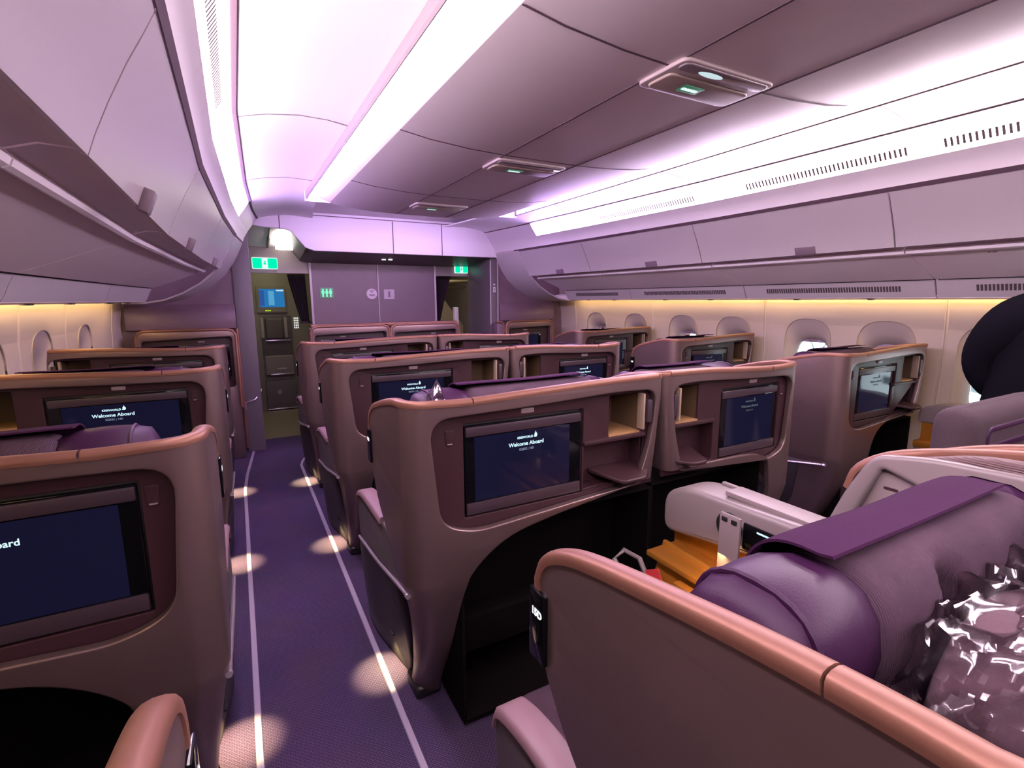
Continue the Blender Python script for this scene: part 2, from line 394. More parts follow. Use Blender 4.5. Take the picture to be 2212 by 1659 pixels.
# ---- ceiling block in the centre, its light strips, aisle ceilings, coves
def T0(y0, y1): return ystops(y0, y1)
blk = [(-.735, 2.243), (-.6, 2.222), (-.4, 2.206), (-.215, 2.20), (.215, 2.20), (.4, 2.206), (.6, 2.222), (.735, 2.243)]
bm = sweep_bm(blk, YB, 4.25, 0, 0.02, False); o = bm_obj('ceiling', bm, M_CEIL, None, 40); tag(o, kind='structure')
for side in (1, -1):
    nm = 'right' if side > 0 else 'left'
    bm = sweep_bm([(.735, 2.243), (.79, 2.262), (.84, 2.284), (.875, 2.306)], YB, 4.25, side, 0.01, False); trim_struct(bm, M_COVEW)
    bm = sweep_bm([(.893, 2.306), (.893, 2.262), (.900, 2.258), (.907, 2.266), (.907, 2.306)], YB, 4.25, side, 0.004, False); trim_struct(bm, mat('lip_mauve', (.20, .155, .17), .5))
    bm = sweep_bm([(.8905, 2.296), (.8905, 2.268)], YB, 4.18, side, -0.002, False)
    o = bm_obj('ceiling_light_strip', bm, M_BLOCK); tag(o, 'thin lit strip along the %s edge of the lowered centre ceiling' % nm, 'ceiling light', 'centre ceiling strips')
    bm = sweep_bm([(.885, 2.305), (1.00, 2.318), (1.12, 2.320), (1.25, 2.304), (1.33, 2.286), (1.372, 2.272)], YB, 5.50, side, 0.012); o = bm_obj('ceiling_' + nm, bm, M_CEILW); tag(o, kind='structure')
    bm = sweep_bm([(1.370, 2.268), (1.387, 2.266)], YB, 5.50, side, 0.004); trim_struct(bm, M_SEAM)          # shadow gap
    for (a, b) in ((YB, -.05), (-.04, 1.215), (1.225, 2.495), (2.505, 3.845), (3.855, 4.60)):
        bm = sweep_bm([(1.388, 2.262), (1.405, 2.232), (1.435, 2.190), (1.464, 2.150)], a, b, side, 0.01)
        o = bm_obj('cove_light', bm, M_COVE)
        wh = {(YB): 'behind the camera', (-.04): 'overhead beside the near lockers', (1.225): 'above the nearest full lockers', (2.505): 'above the middle lockers', (3.855): 'nearest the forward bulkhead'}[a]
        tag(o, 'glowing cove light on the %s side of the ceiling, %s' % (nm, wh), 'ceiling light', 'cove lights')
    bm = sweep_bm([(1.388, 2.262), (1.405, 2.232), (1.435, 2.190), (1.464, 2.150)], 4.605, 5.5, side, 0.01); trim_struct(bm, M_COVEW)
    bm = sweep_bm([(1.464, 2.150), (1.485, 2.115), (1.502, 2.085), (1.514, 2.048)], YB, 5.5, side, 0.01); trim_struct(bm, M_COVEW)
    bm = sweep_bm([(1.5095, 2.0495), (1.5225, 2.0305)], YB, 5.02 if side > 0 else 4.92, side, -.003); trim_struct(bm, M_SEAM)
    for (a, b) in ((-.4, 1.20), (1.34, 2.2), (2.62, 3.6)):      # air slots set in the cove
        bm = bmesh.new(); y = a
        while y < b:
            tp = taper(y); v = []
            for dy in (-.005, .005):
                for h, z in ((1.422, 2.205), (1.446, 2.170), (1.4435, 2.1683), (1.4195, 2.2033)): v.append(bm.verts.new((XC + side * (h - tp), y + dy, z)))
            for f in ((0, 1, 2, 3), (7, 6, 5, 4), (0, 4, 5, 1), (1, 5, 6, 2), (2, 6, 7, 3), (3, 7, 4, 0)): bm.faces.new([v[i] for i in f])
            y += .022
        trim_struct(bm, M_TAUPE)
bm = bmesh.new(); add_box(bm, (XC - .93, 4.23, 2.36), (XC + .93, 5.52, 2.38)); add_box(bm, (XC - .91, 4.225, 2.24), (XC + .91, 4.25, 2.38)); trim_struct(bm, M_COVEW)
for side in (1, -1):
    bm = bmesh.new(); add_box(bm, (XC + side * .40 - .36, 4.251, 2.25), (XC + side * .40 + .36, 4.262, 2.29), .002)
    o = bm_obj('trough_light', bm, emis('trough_light', (.74, .50, 1.0), 78.0)); tag(o, 'violet light strip hidden in the trough before the header, %s half' % ('right' if side > 0 else 'left'), 'ceiling light', 'trough lights')
for side in (1, -1):
    for y in (.05, 1.30, 2.58, 3.86):
        bm = sweep_bm([(.912, 2.3035), (1.00, 2.3165), (1.12, 2.3185), (1.25, 2.3025), (1.33, 2.2845), (1.368, 2.2725)], y - .003, y + .003, side, .003); trim_struct(bm, M_TAUPE)
# seams in the block: cross joints and the two lengthwise joints
for h in (-.215, .215):
    bm = sweep_bm([(h - .004, 2.198), (h + .004, 2.198)], YB, 4.24, 0, 0.006, False); trim_struct(bm, M_SEAM)
for y in (-1.0, .15, 1.235, 2.32, 3.40):
    bm = bmesh.new()
    for (a, b), (c, d) in zip(blk, blk[1:]):
        if abs(a) < .22 and abs(c) < .22 and y < 1: continue
        v = [bm.verts.new((XC + a, y - .004, b - .0015)), bm.verts.new((XC + c, y - .004, d - .0015)), bm.verts.new((XC + c, y + .004, d - .0015)), bm.verts.new((XC + a, y + .004, b - .0015))]
        bm.faces.new(v)
    r = bmesh.ops.extrude_face_region(bm, geom=bm.faces[:]); bmesh.ops.translate(bm, vec=(0, 0, .01), verts=[g for g in r['geom'] if isinstance(g, bmesh.types.BMVert)])
    trim_struct(bm, M_SEAM)
# ---- ceiling sign units
def sign_unit(y, label, lamp):
    root = thing('ceiling_sign_unit', label, 'ceiling sign', (XC - .02, y, 2.202), 'ceiling sign units')
    bm = plate_bm(rect(-.205, -.155, .205, .06, .03), (), .014, .005)
    for v in bm.verts: v.co = Vector((v.co.x, -v.co.y, -v.co.z))
    bm_obj('housing', bm, mat('sign_housing', (0.42, .34, .34), .4), root)
    bm = plate_bm(rect(-.185, -.135, .185, -.02, .03), (), .012, .005)
    for v in bm.verts: v.co = Vector((v.co.x, -v.co.y, -v.co.z - .010))
    bm_obj('sign_cover', bm, mat('sign_cover', (0.33, .25, .22), .35), root)
    bm = plate_bm(rect(-.085, -.098, .0, -.052, .004), (), .003, .001)
    for v in bm.verts: v.co = Vector((v.co.x, -v.co.y, -v.co.z - .0215))
    pic = bm_obj('sign_window', bm, mat('sign_green', (0.02, .10, .06), .3, emit=(.03, .22, .12), es=.5), root)
    bm = bmesh.new()
    for cx, w in ((-.07, .010), (-.047, .014), (-.022, .014)):
        add_box(bm, (cx - w, .068, -.0262), (cx + w * .6, .082, -.0245), .002)
    bm_obj('sign_symbols', bm, M_EXITW, pic)
    bm = plate_bm(rect(-.19, .0, .19, .05, .024), (), .01, .004)
    for v in bm.verts: v.co = Vector((v.co.x, -v.co.y, -v.co.z - .008))
    bm_obj('lamp_window', bm, mat('lamp_window', (.22, .17, .19), .15, coat=.5), root)
    if lamp:
        bm = bmesh.new(); bmesh.ops.create_uvsphere(bm, u_segments=16, v_segments=8, radius=1)
        for v in bm.verts: v.co = Vector((v.co.x * .055 - .06, v.co.y * .014 - .022, v.co.z * .006 - .017))
        bm_obj('lamp', bm, emis('sign_lamp', (.75, .95, 1.0), .8), root)
sign_unit(1.22, 'ceiling sign unit with a lit green symbol, largest of the three', True)
sign_unit(2.42, 'ceiling sign unit with a green symbol, middle of the three in the centre ceiling', False)
sign_unit(3.72, 'ceiling sign unit with a white symbol, farthest of the three just before the lilac header', False)

# ------------------------------------------------------------------ overhead lockers
DOOR = [(1.522, 2.034), (1.545, 1.99), (1.578, 1.93), (1.612, 1.86), (1.638, 1.80), (1.652, 1.762)]
def bin_set(side, edges, labels, lat):
    for i, (a, b) in enumerate(zip(edges, edges[1:])):
        root = thing('overhead_locker', labels[i], 'overhead locker', (0, 0, 0), 'overhead lockers')
        y0, y1 = a + .004, b - .004
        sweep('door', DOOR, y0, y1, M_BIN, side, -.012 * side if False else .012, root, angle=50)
        sweep('finger_groove', [(1.662, 1.772), (1.72, 1.775), (1.782, 1.755)], y0 + .002, y1 - .002, M_BIN_BOUNCE, side, .01, root)
        bm = bmesh.new(); ring = []
        for y in ystops(y0, y1):
            tp = taper(y); ring.append((XC + side * (1.772 - tp), y, 1.744))
        add_tube(bm, ring, .016, 8); bm_obj('ridge', bm, mat('ridge_highlight', (.85, .77, .81), .35), root)  # ridge colour lightened to paint in the highlight from the opposite cove
        sweep('lower_panel', [(1.79, 1.738), (1.90, 1.692), (2.02, 1.644), (2.13, 1.604)], y0, y1, M_BIN_BOUNCE, side, .012, root)
        sp = sweep('service_panel', [(2.138, 1.594), (2.155, 1.562), (2.170, 1.525), (2.185, 1.500)], y0, y1, M_BIN, side, .012, root)
        bm = bmesh.new()      # air grille, one part of the service panel
        yy = y0 + .18
        while side > 0 and yy < y1 - .18:
            tp = taper(yy); add_box(bm, (-.004, -.005, -.018), (.004, .005, .018), 0, M=Matrix.Translation((XC + side * (2.160 - tp), yy, 1.553)) @ Matrix.Rotation(side * math.radians(-24), 4, 'Y'))
            yy += .017
        if side > 0: bm_obj('air_grille', bm, M_VENT, sp)
        else: bm.free()
        sweep('bottom', [(2.188, 1.497), (2.26, 1.49), (2.34, 1.488)], y0, y1, M_BIN_BOUNCE, side, .01, root)
        for ly in (a + (b - a) * .3, a + (b - a) * .7):
            tp = taper(ly); bm = bmesh.new(); bmesh.ops.create_cone(bm, cap_ends=True, segments=16, radius1=.022, radius2=.026, depth=.006)
            for v in bm.verts: v.co += Vector((XC + side * (2.24 - tp), ly, 1.488))
            bm_obj('reading_spot', bm, M_CHROME, sp if False else root)
        ly = lat[i]; tp = taper(ly); x = XC + side * (1.649 - tp)
        bm = bmesh.new(); t = Vector((.378, -.926)); nn = Vector((-.926, -.378)); v = []
        cc, hw, hl, ht = (Vector((1.644, 1.782)) + nn * .010, .036, .032, .014) if side < 0 else (Vector((1.645, 1.784)) + nn * .002, .062, .024, .006)
        for dy in (-hw, hw):
            for a1, a2 in ((-1, -1), (1, -1), (1, 1), (-1, 1)):
                p = cc + t * hl * a1 + nn * ht * a2; v.append(bm.verts.new((XC + side * (p.x - tp), ly + dy, p.y)))
        for f in ((0, 1, 2, 3), (7, 6, 5, 4), (0, 4, 5, 1), (1, 5, 6, 2), (2, 6, 7, 3), (3, 7, 4, 0)): bm.faces.new([v[i] for i in f])
        bmesh.ops.bevel(bm, geom=bm.edges[:], offset=.003, segments=2, profile=.6, affect='EDGES')
        bm_obj('latch', bm, M_LATCH, root)
        sweep('body', [(1.56, 2.03), (1.60, 1.95), (1.66, 1.83), (1.70, 1.79), (1.80, 1.765), (2.0, 1.675), (2.15, 1.615), (2.20, 1.53), (2.30, 1.515)], y0 + .001, y1 - .001, M_SEAM, side, .01, root)
R_E = [-2.55, -1.09, .18, 1.44, 2.70, 3.98, 5.02]
bin_set(1, R_E, ['overhead locker on the right side, behind the camera', 'overhead locker on the right side, just behind the camera', 'rightmost overhead locker, cut by the right edge above the person in black',
  'right overhead locker with a wide dark latch, left of the one marked 15', 'right overhead locker second from the forward end with a small dark latch', 'right overhead locker farthest forward beside the lilac header'], [-1.8, -.45, .72, 1.92, 3.2, 4.45])
L_E = [-2.55, -1.31, -.05, 1.22, 2.50, 3.85, 4.92]
bin_set(-1, L_E, ['overhead locker on the left side, behind the camera', 'overhead locker on the left side, just behind the camera', 'left overhead locker closest to the camera in the top left corner',
  'long left overhead locker with the largest grey latch', 'left overhead locker with the second latch, forward of the longest one', 'left overhead locker farthest forward, next to the green exit sign'], [-2.0, -.7, .65, 1.80, 3.06, 4.35])
ENDP = [(1.522, 2.034), (1.56, 1.95), (1.61, 1.85), (1.69, 1.74), (1.80, 1.64), (1.93, 1.56), (2.06, 1.505), (2.20, 1.48), (2.34, 1.482)]
for side, y0 in ((1, 5.025), (-1, 4.925)):     # smooth closing panels at the forward end of each locker row
    bm = sweep_bm(ENDP, y0, 5.52, side, .012); trim_struct(bm, M_BIN, 50)
for side in (1, -1):
    nm = 'right' if side > 0 else 'left'
    for (a, b, w) in ((YB + .1, .2, 'behind the camera'), (.21, 2.69, 'above the nearer windows'), (2.71, 5.2, 'above the farther windows')):
        bm = sweep_bm([(2.362, 1.500), (2.372, 1.492), (2.386, 1.492)], a, b, side, .006)
        o = bm_obj('wall_wash_light', bm, M_WALLLIGHT); tag(o, 'thin warm light line on the %s wall %s' % (nm, w), 'wall light', 'wall wash lights')
    bm = sweep_bm([(2.345, 1.487), (2.352, 1.54), (2.46, 1.56)], YB, 5.5, side, .006); trim_struct(bm, M_BIN_BOUNCE)
def placard(txt, x, y, z, ang, lab, size=.032):
    bm = text_bm(txt, size, .0006)
    M = Matrix.Translation((x, y, z)) @ Matrix.Rotation(-PI / 2, 4, 'Z') @ Matrix.Rotation(ang, 4, 'X')
    bmesh.ops.transform(bm, matrix=M, verts=bm.verts); o = bm_obj('row_number_placard', bm, M_SEAM); tag(o, lab, 'placard', 'row number placards')
placard('15', XC + 1.843, 1.10, 1.722, math.radians(24), 'row number 15 on the right overhead locker at the picture edge', .045)
placard('14', XC + 1.843, 1.96, 1.722, math.radians(24), 'row number 14 on the right overhead locker under its wide latch', .035)

# ------------------------------------------------------------------ forward bulkhead, header, partitions, doorways
hd = [(.02, 2.375), (3.42, 2.375), (3.42, 2.15), (3.12, 2.15), (3.06, 2.14), (3.0, 2.05), (2.92, 1.995), (2.86, 1.992), (.74, 1.992), (.66, 2.02), (.58, 2.12), (.545, 2.165), (.50, 2.185), (.30, 2.195), (.12, 2.215), (.02, 2.25)]
HDX = -.0
bm = plate_bm(hd, (), .05, .006)
for v in bm.verts: v.co = Vector((v.co.x + HDX, 5.50 + v.co.z, v.co.y))
o = bm_obj('wall_header', bm, mat('header_panel', (.70, .64, .68), .42)); tag(o, kind='structure')
for x, z0, z1 in ((.44, 2.19, 2.345), (1.545, 1.995, 2.325), (2.10, 1.995, 2.325), (3.22, 2.15, 2.32)):
    bm = bmesh.new(); add_box(bm, (x - .004, 5.496, z0), (x + .004, 5.503, z1)); trim_struct(bm, M_SEAM)
bm = bmesh.new(); add_box(bm, (.15, 5.495, 2.330), (3.30, 5.503, 2.337)); trim_struct(bm, M_SEAM)
bm = bmesh.new()     # underside of the header back to the lavatory wall
prof = [(.545, 2.165), (.60, 2.09), (.67, 2.015), (.76, 1.992), (2.84, 1.992), (2.93, 2.0), (3.0, 2.05)]
A = [bm.verts.new((x, 5.55, z)) for x, z in prof]; B = [bm.verts.new((x, 6.22, z - (.075 if z < 2.05 else .05))) for x, z in prof]
for k in range(len(prof) - 1): bm.faces.new((A[k], A[k + 1], B[k + 1], B[k]))
r = bmesh.ops.extrude_face_region(bm, geom=bm.faces[:]); bmesh.ops.translate(bm, vec=(0, 0, .02), verts=[g for g in r['geom'] if isinstance(g, bmesh.types.BMVert)])
o = bm_obj('ceiling_soffit', bm, M_PART); tag(o, kind='structure')
bm = bmesh.new()
for x, y in ((1.53, 5.86), (1.60, 5.84)): add_box(bm, (x - .022, y - .01, 1.950), (x + .022, y + .012, 1.958), .003)
o = bm_obj('soffit_light', bm, emis('soffit_lamp', (1, .95, .98), 2.0)); tag(o, 'pair of small white lamps under the lilac header', 'lamp')
# lavatory wall in the middle
bm = bmesh.new(); add_box(bm, (.772, 6.20, 0), (2.262, 6.26, 1.99)); o = bm_obj('wall_lavatory', bm, M_BULK); tag(o, kind='structure')
for x in (.775, 1.535, 2.258):
    bm = bmesh.new(); add_box(bm, (x - .012 if x != 1.535 else x - .006, 6.188, 1.2), (x + .012 if x != 1.535 else x + .006, 6.20, 1.93), .003); trim_struct(bm, mat('edge_strip', (.42, .34, .38), .4))
bm = bmesh.new(); add_box(bm, (.64, 5.47, 0), (2.26, 5.56, 1.225), .01); o = bm_obj('wall_low_partition', bm, M_BULK); tag(o, kind='structure')
bm = bmesh.new(); add_box(bm, (1.30, 5.455, 1.225), (2.25, 5.575, 1.262), .012); add_box(bm, (.655, 5.455, 1.225), (1.45, 5.575, 1.258), .012); trim_struct(bm, M_TRIM)
def lav_sign():
    root = thing('lavatory_sign', 'green lit lavatory sign with three figures on the mauve wall', 'sign', (.94, 6.20, 1.585))
    plate_xz('plate', rect(-.075, -.06, .075, .06, .01), -.008, mat('lav_plate', (.10, .16, .12), .4, emit=(.02, .12, .06), es=.4), root, th=.008)
    for cx in (-.042, 0, .042):
        bm = bmesh.new()
        bmesh.ops.create_uvsphere(bm, u_segments=10, v_segments=6, radius=.011, matrix=Matrix.Translation((cx, -.011, .036)) @ Matrix.Scale(.3, 4, (0, 1, 0)))
        add_box(bm, (cx - .015, -.013, -.008), (cx + .015, -.009, .024), .003); add_box(bm, (cx - .008, -.013, -.046), (cx + .008, -.009, -.006), .002)
        bm_obj('figure', bm, M_LAVG, root)
lav_sign()
def wifi_sign():
    root = thing('wifi_sign', 'round pale wi-fi sticker on the mauve wall left of the joint', 'sign', (1.455, 6.20, 1.575))
    cm = mat('sticker', (.55, .44, .50), .5)
    plate_xz('disc', [(.062 * math.cos(a * PI / 14), .062 * math.sin(a * PI / 14)) for a in range(28)], -.004, cm, root, th=.004, bev=.001)
    bm = bmesh.new()
    for r in (.016, .027, .038): add_tube(bm, [(r * math.cos(PI / 4 + k * PI / 16), -.005, .006 + r * math.sin(PI / 4 + k * PI / 16)) for k in range(9)], .0026, 6)
    bm_obj('wave_symbol', bm, M_SEAM, root)
    bm = text_bm('WiFi', .034, .001); bmesh.ops.transform(bm, matrix=Matrix.Translation((0, -.0055, -.016)) @ Matrix.Rotation(PI / 2, 4, 'X'), verts=bm.verts); bm_obj('lettering', bm, M_SEAM, root)
wifi_sign()
rt = thing('square_plaque', 'small square grey plaque on the mauve wall right of the joint', 'sign', (1.665, 6.20, 1.57))
plate_xz('plate', rect(-.064, -.058, .064, .058, .006), -.004, mat('plaque', (.40, .32, .37), .5), rt, th=.004, bev=.001)
plate_xz('symbol', rect(-.012, -.036, .012, .036, .004), -.006, M_BULK, rt, th=.003, bev=.001)
# left partition with bumper trims and the sloping mauve bulkhead
for nm, sgn, x0, x1 in (('left', -1, .0, .157), ('right', 1, 2.728, 2.83)):
    bm = bmesh.new(); add_box(bm, (x0, 5.56, 0), (x1, 6.24, 2.22), .006); o = bm_obj('wall_partition_' + nm, bm, M_PART); tag(o, kind='structure')
bm = bmesh.new(); add_box(bm, (-1.15, 5.58, 0), (.0, 5.66, 2.3)); o = bm_obj('wall_bulkhead_left', bm, M_BULK); tag(o, kind='structure')
bm = bmesh.new(); add_box(bm, (2.83, 5.58, 0), (4.05, 5.66, 2.3)); o = bm_obj('wall_bulkhead_right', bm, M_BULK); tag(o, kind='structure')
for x0, x1, sl in ((-.86, -.005, 1), (2.84, 3.62, -1)):       # padded band above the wall monitors
    bm = bmesh.new(); P = [(5.58, 1.47), (5.545, 1.44), (5.52, 1.38), (5.51, 1.30), (5.515, 1.245), (5.58, 1.235)]
    A = [bm.verts.new((x0, y, z)) for y, z in P]; B = [bm.verts.new((x1, y, z)) for y, z in P]
    for k in range(6): bm.faces.new((A[k], A[(k + 1) % 6], B[(k + 1) % 6], B[k]))
    bm.faces.new(A[::-1]); bm.faces.new(B); trim_struct(bm, M_BULK, 60)
bm = bmesh.new()
for a, b in (((-.005, 5.54, 1.24), (-.005, 5.54, .05)),): add_tube(bm, [a, b], .014, 8)
trim_struct(bm, M_TRIM)
bm = bmesh.new(); add_tube(bm, [(.16, 5.62, .62), (.16, 5.60, .60), (.10, 5.553, .53), (.012, 5.553, .50), (.008, 5.553, .44)], .008, 6); trim_struct(bm, M_SILVER)
bm = bmesh.new(); add_box(bm, (2.724, 5.552, 1.2), (2.736, 5.566, 1.96), .003); add_box(bm, (2.822, 5.552, 1.2), (2.834, 5.566, 1.96), .003); trim_struct(bm, mat('edge_strip', (.4, .33, .37), .4))
rt = thing('partition_plaque', 'small white symbol plaque on the grey partition right of the aisle', 'sign', (2.782, 5.56, 1.64))
plate_xz('symbol', rect(-.014, -.05, .014, .01, .003), -.002, M_PAPER, rt, holes=[rect(-.007, -.042, .007, .0, .002)], th=.003, bev=.0005)
plate_xz('cross', [(-.004, .028), (.004, .028), (.004, .036), (.012, .036), (.012, .044), (.004, .044), (.004, .052), (-.004, .052), (-.004, .044), (-.012, .044), (-.012, .036), (-.004, .036)], -.002, M_PAPER, rt, th=.003, bev=.0005)
# doorways: lintel, exit sign, curtain
for nm, x0, x1 in (('left', .157, .772), ('right', 2.262, 2.728)):
    bm = bmesh.new(); add_box(bm, (x0, 6.21, 1.80), (x1, 6.28, 2.09)); o = bm_obj('wall_lintel_' + nm, bm, mat('lintel', (.20, .16, .158), .45)); tag(o, kind='structure')
    bm = plate_bm([(5.55, 2.225), (6.30, 2.055), (6.30, 2.08), (5.55, 2.25)], (), x1 - x0 + .35, .003)
    for v in bm.verts: v.co = Vector((x0 - .15 + v.co.z, v.co.x, v.co.y))
    o = bm_obj('ceiling_vestibule_' + nm, bm, M_CEIL); tag(o, kind='structure')
bm = bmesh.new(); add_tube(bm, [(.36, 5.62, 2.200), (.36, 5.86, 2.145), (.36, 5.9, 2.135), (.36, 6.18, 2.072)], [.008, .008, .016, .012], 8); trim_struct(bm, M_PART)
def exit_sign(x0, x1, y, z0, z1, label):
    cx, cz = (x0 + x1) / 2, (z0 + z1) / 2; hw, hh = (x1 - x0) / 2, (z1 - z0) / 2
    root = thing('exit_sign', label, 'exit sign', (cx, y, cz), 'green exit signs')
    plate_xz('housing', rect(-hw - .006, -hh - .006, hw + .006, hh + .006, .014), -.03, M_EXITW, root, th=.03, bev=.004)
    for s in (-1, 1):
        plate_xz('green_panel', rect(min(s * hw * .24, s * hw), -hh * .98, max(s * hw * .24, s * hw), hh * .98, .008), -.034, M_GREEN, root, th=.006, bev=.001)
    bm = bmesh.new(); add_box(bm, (-.012, -.034, -.014), (.010, -.030, .010), .002); bmesh.ops.create_uvsphere(bm, u_segments=8, v_segments=6, radius=.008, matrix=Matrix.Translation((.004, -.033, .02)))
    bm_obj('running_figure', bm, M_GREEN, root)
exit_sign(.20, .44, 6.21, 1.845, 1.955, 'bright green exit sign over the left aisle doorway')
exit_sign(2.53, 2.70, 6.20, 1.845, 1.935, 'smaller green exit sign over the right aisle doorway')
bm = bmesh.new(); add_box(bm, (-.06, 5.36, 1.865), (-.02, 5.50, 1.90), .004)
o = bm_obj('exit_marker', bm, mat('marker_green', (.05, .16, .12), .3)); tag(o, 'small dark green marker block at the forward end of the left lockers', 'marker')
def curtain(name_lab, pts_top, pts_tie, y, wtop):
    bm = bmesh.new(); rows = []; NR, NC = 14, 25
    for i in range(NR):
        t = i / (NR - 1); xl = pts_top[0] + (pts_tie[0] - pts_top[0]) * t ** 1.15; xr = pts_top[1] + (pts_tie[1] - pts_top[1]) * t ** .8
        z = pts_top[2] + (pts_tie[2] - pts_top[2]) * t; rows.append([])
        for k in range(NC):
            s = k / (NC - 1); rows[-1].append(bm.verts.new((xl + (xr - xl) * s, y + .03 * math.sin(s * 6 * 2 * PI) * (1 - .5 * t), z)))
    for a, b in zip(rows, rows[1:]):
        for k in range(NC - 1): bm.faces.new((a[k], a[k + 1], b[k + 1], b[k]))
    r = bmesh.ops.extrude_face_region(bm, geom=bm.faces[:]); bmesh.ops.translate(bm, vec=(0, .006, 0), verts=[g for g in r['geom'] if isinstance(g, bmesh.types.BMVert)])
    root = thing('curtain', name_lab, 'curtain', (0, 0, 0), 'tied curtains'); bm_obj('cloth', bm, M_CURT, root, 80)
    bm = bmesh.new(); cx = (pts_tie[0] + pts_tie[1]) / 2
    add_tube(bm, [(cx + .055 * math.cos(a * PI / 8), y + .05 * math.sin(a * PI / 8), pts_tie[2]) for a in range(16)], .012, 6, True); bm_obj('tie_band', bm, M_CURT, root)
    bm = bmesh.new(); add_tube(bm, [(pts_top[0], y, pts_top[2] + .008), (pts_top[1], y, pts_top[2] + .008)], .008, 6); bm_obj('rail', bm, M_PART, root)
curtain('dark curtain tied back at the left aisle doorway', (.545, .735, 1.79), (.66, .75, 1.25), 6.34, 1)
curtain('dark curtain tied back at the right aisle doorway', (2.285, 2.53, 1.79), (2.275, 2.36, 1.20), 6.34, 1)
# vestibule lamp, galley ceiling
bm = plate_bm(round_poly([(.43, 5.70), (.56, 5.70), (.62, 6.12), (.43, 6.12)], .03), (), .045, .004)
for v in bm.verts: v.co.z = 2.190 - (v.co.y - 5.55) * .2267 - .02 + v.co.z
o = bm_obj('vestibule_lamp', bm, emis('vestibule_lamp', (1.0, .93, .85), 9.0)); tag(o, 'white vestibule lamp glowing behind the left end of the lilac header', 'lamp')
bm = bmesh.new(); add_box(bm, (-.9, 6.28, 2.14), (3.9, YF, 2.18)); o = bm_obj('ceiling_galley', bm, M_CEIL); tag(o, kind='structure')
bm = bmesh.new(); add_box(bm, (2.56, 7.1, 2.10), (2.74, 7.3, 2.135)); o = bm_obj('galley_lamp', bm, emis('galley_lamp', (1.0, .90, .62), 45.0)); tag(o, 'galley ceiling lamp seen past the right curtain', 'lamp')
bm = bmesh.new(); add_box(bm, (.2, 6.75, 2.115), (.5, 6.9, 2.138)); o = bm_obj('galley_lamp', bm, emis('galley_lamp2', (1.0, .90, .62), 40.0)); tag(o, 'galley ceiling lamp over the crew seat', 'lamp')
# right doorway background: door lining with a slanted tan panel
rt = thing('galley_door_lining', 'tan sloping door lining seen through the right doorway', 'door lining', (2.9, 7.4, 0))
bm = bmesh.new()
for P, y in (([(-1.0, 0), (-.28, 0), (-.28, .9), (-.52, 1.62), (-.60, 1.80), (-1.0, 1.80)], 0.0),):
    pass
bm = plate_bm([(-.75, 0), (.25, 0), (.25, 1.1), (-.12, 1.58), (-.18, 1.66), (-.55, 1.66)], (), .06, .01)
for v in bm.verts: v.co = Vector((v.co.x, v.co.z, v.co.y))
bm_obj('sloped_panel', bm, M_OLIVE2, rt)
bm = plate_bm([(-1.0, 0), (-.5, 0), (-.22, .9), (-.62, 1.6), (-.75, 1.5)], (), .05, .01)
for v in bm.verts: v.co = Vector((v.co.x, v.co.z - .35, v.co.y))
bm_obj('lower_panel', bm, M_OLIVE, rt)
bm = bmesh.new(); add_box(bm, (-.5, -.1, 1.76), (.3, .1, 1.80), .01); add_box(bm, (-.5, .0, 1.68), (.3, .1, 1.72), .01); bm_obj('shelf_rail', bm, M_OLIVE2, rt)
bm = bmesh.new(); add_box(bm, (2.66, 6.55, 1.05), (2.72, 6.62, 1.40), .01); o = bm_obj('wall_handset', bm, M_PAPER); tag(o, 'white handset on the galley wall behind the right partition', 'handset')
# crew seat wall
rt = thing('crew_seat_unit', 'olive crew seat wall unit with a blue touch screen beyond the left aisle', 'crew seat', (.45, 7.6, 0))
box('wall_panel', (-.45, 0, 0), (.62, .08, 2.14), M_OLIVE, rt, .004)
plate_xz('screen_frame', rect(-.20, 1.34, .165, 1.70, .02), -.03, M_OLIVE, rt, th=.03)
sf = plate_xz('screen', rect(-.16, 1.415, .145, 1.655, .004), -.034, emis('crew_screen', (.02, .16, .40), 1.1), rt, th=.004, bev=.001)
plate_xz('side_menu', rect(-.158, 1.43, -.10, 1.64, .002), -.036, emis('crew_menu', (.03, .09, .32), 1.0), sf, th=.002, bev=.0005)
plate_xz('map_panel', rect(-.05, 1.44, .02, 1.63, .002), -.036, emis('crew_map', (.10, .36, .60), 1.0), sf, th=.002, bev=.0005)
plate_xz('top_bar', rect(.05, 1.625, .14, 1.645, .002), -.036, emis('crew_bar', (.55, .75, .85), 1.0), sf, th=.002, bev=.0005)
for k, c in ((-.09, 'g'), (-.066, 'g'), (-.042, 'g'), (.03, 'w'), (.055, 'w'), (.085, 'w')):
    box('indicator', (k - .008, -.036, 1.362), (k + .008, -.030, 1.374), emis('ind_green', (.5, .9, .05), 1.2) if c == 'g' else M_GREYLIGHT, rt, .002)
box('seat_recess', (-.17, -.02, .72), (.21, .0, 1.30), M_CREWDARK, rt, .006)
box('headrest', (-.12, -.075, .985), (.10, -.02, 1.27), M_CREWDARK, rt, .03, 4)
for s in (-.155, .135): box('harness_mount', (s - .02, -.04, 1.0), (s + .02, -.018, 1.28), mat('harness_grey', (.22, .19, .16), .5), rt, .006)
box('latch_bar', (-.13, -.05, .955), (.19, -.03, .975), M_SILVER, rt, .006)
box('folded_seat', (-.16, -.10, .50), (.20, -.02, .76), mat('crew_cushion', (.13, .11, .09), .6), rt, .02, 3)
box('label_strip', (-.02, -.106, .575), (.10, -.10, .595), mat('strip_grey', (.3, .27, .23), .5), rt, .003)
box('seat_edge', (-.10, -.106, .50), (.19, -.098, .515), M_SILVER, rt, .004)
box('stowage_door', (-.17, -.08, .03), (.21, -.01, .42), M_CREWDARK, rt, .01)
box('stowage_label', (-.035, -.084, .23), (.02, -.079, .29), M_GREYLIGHT, rt, .002)
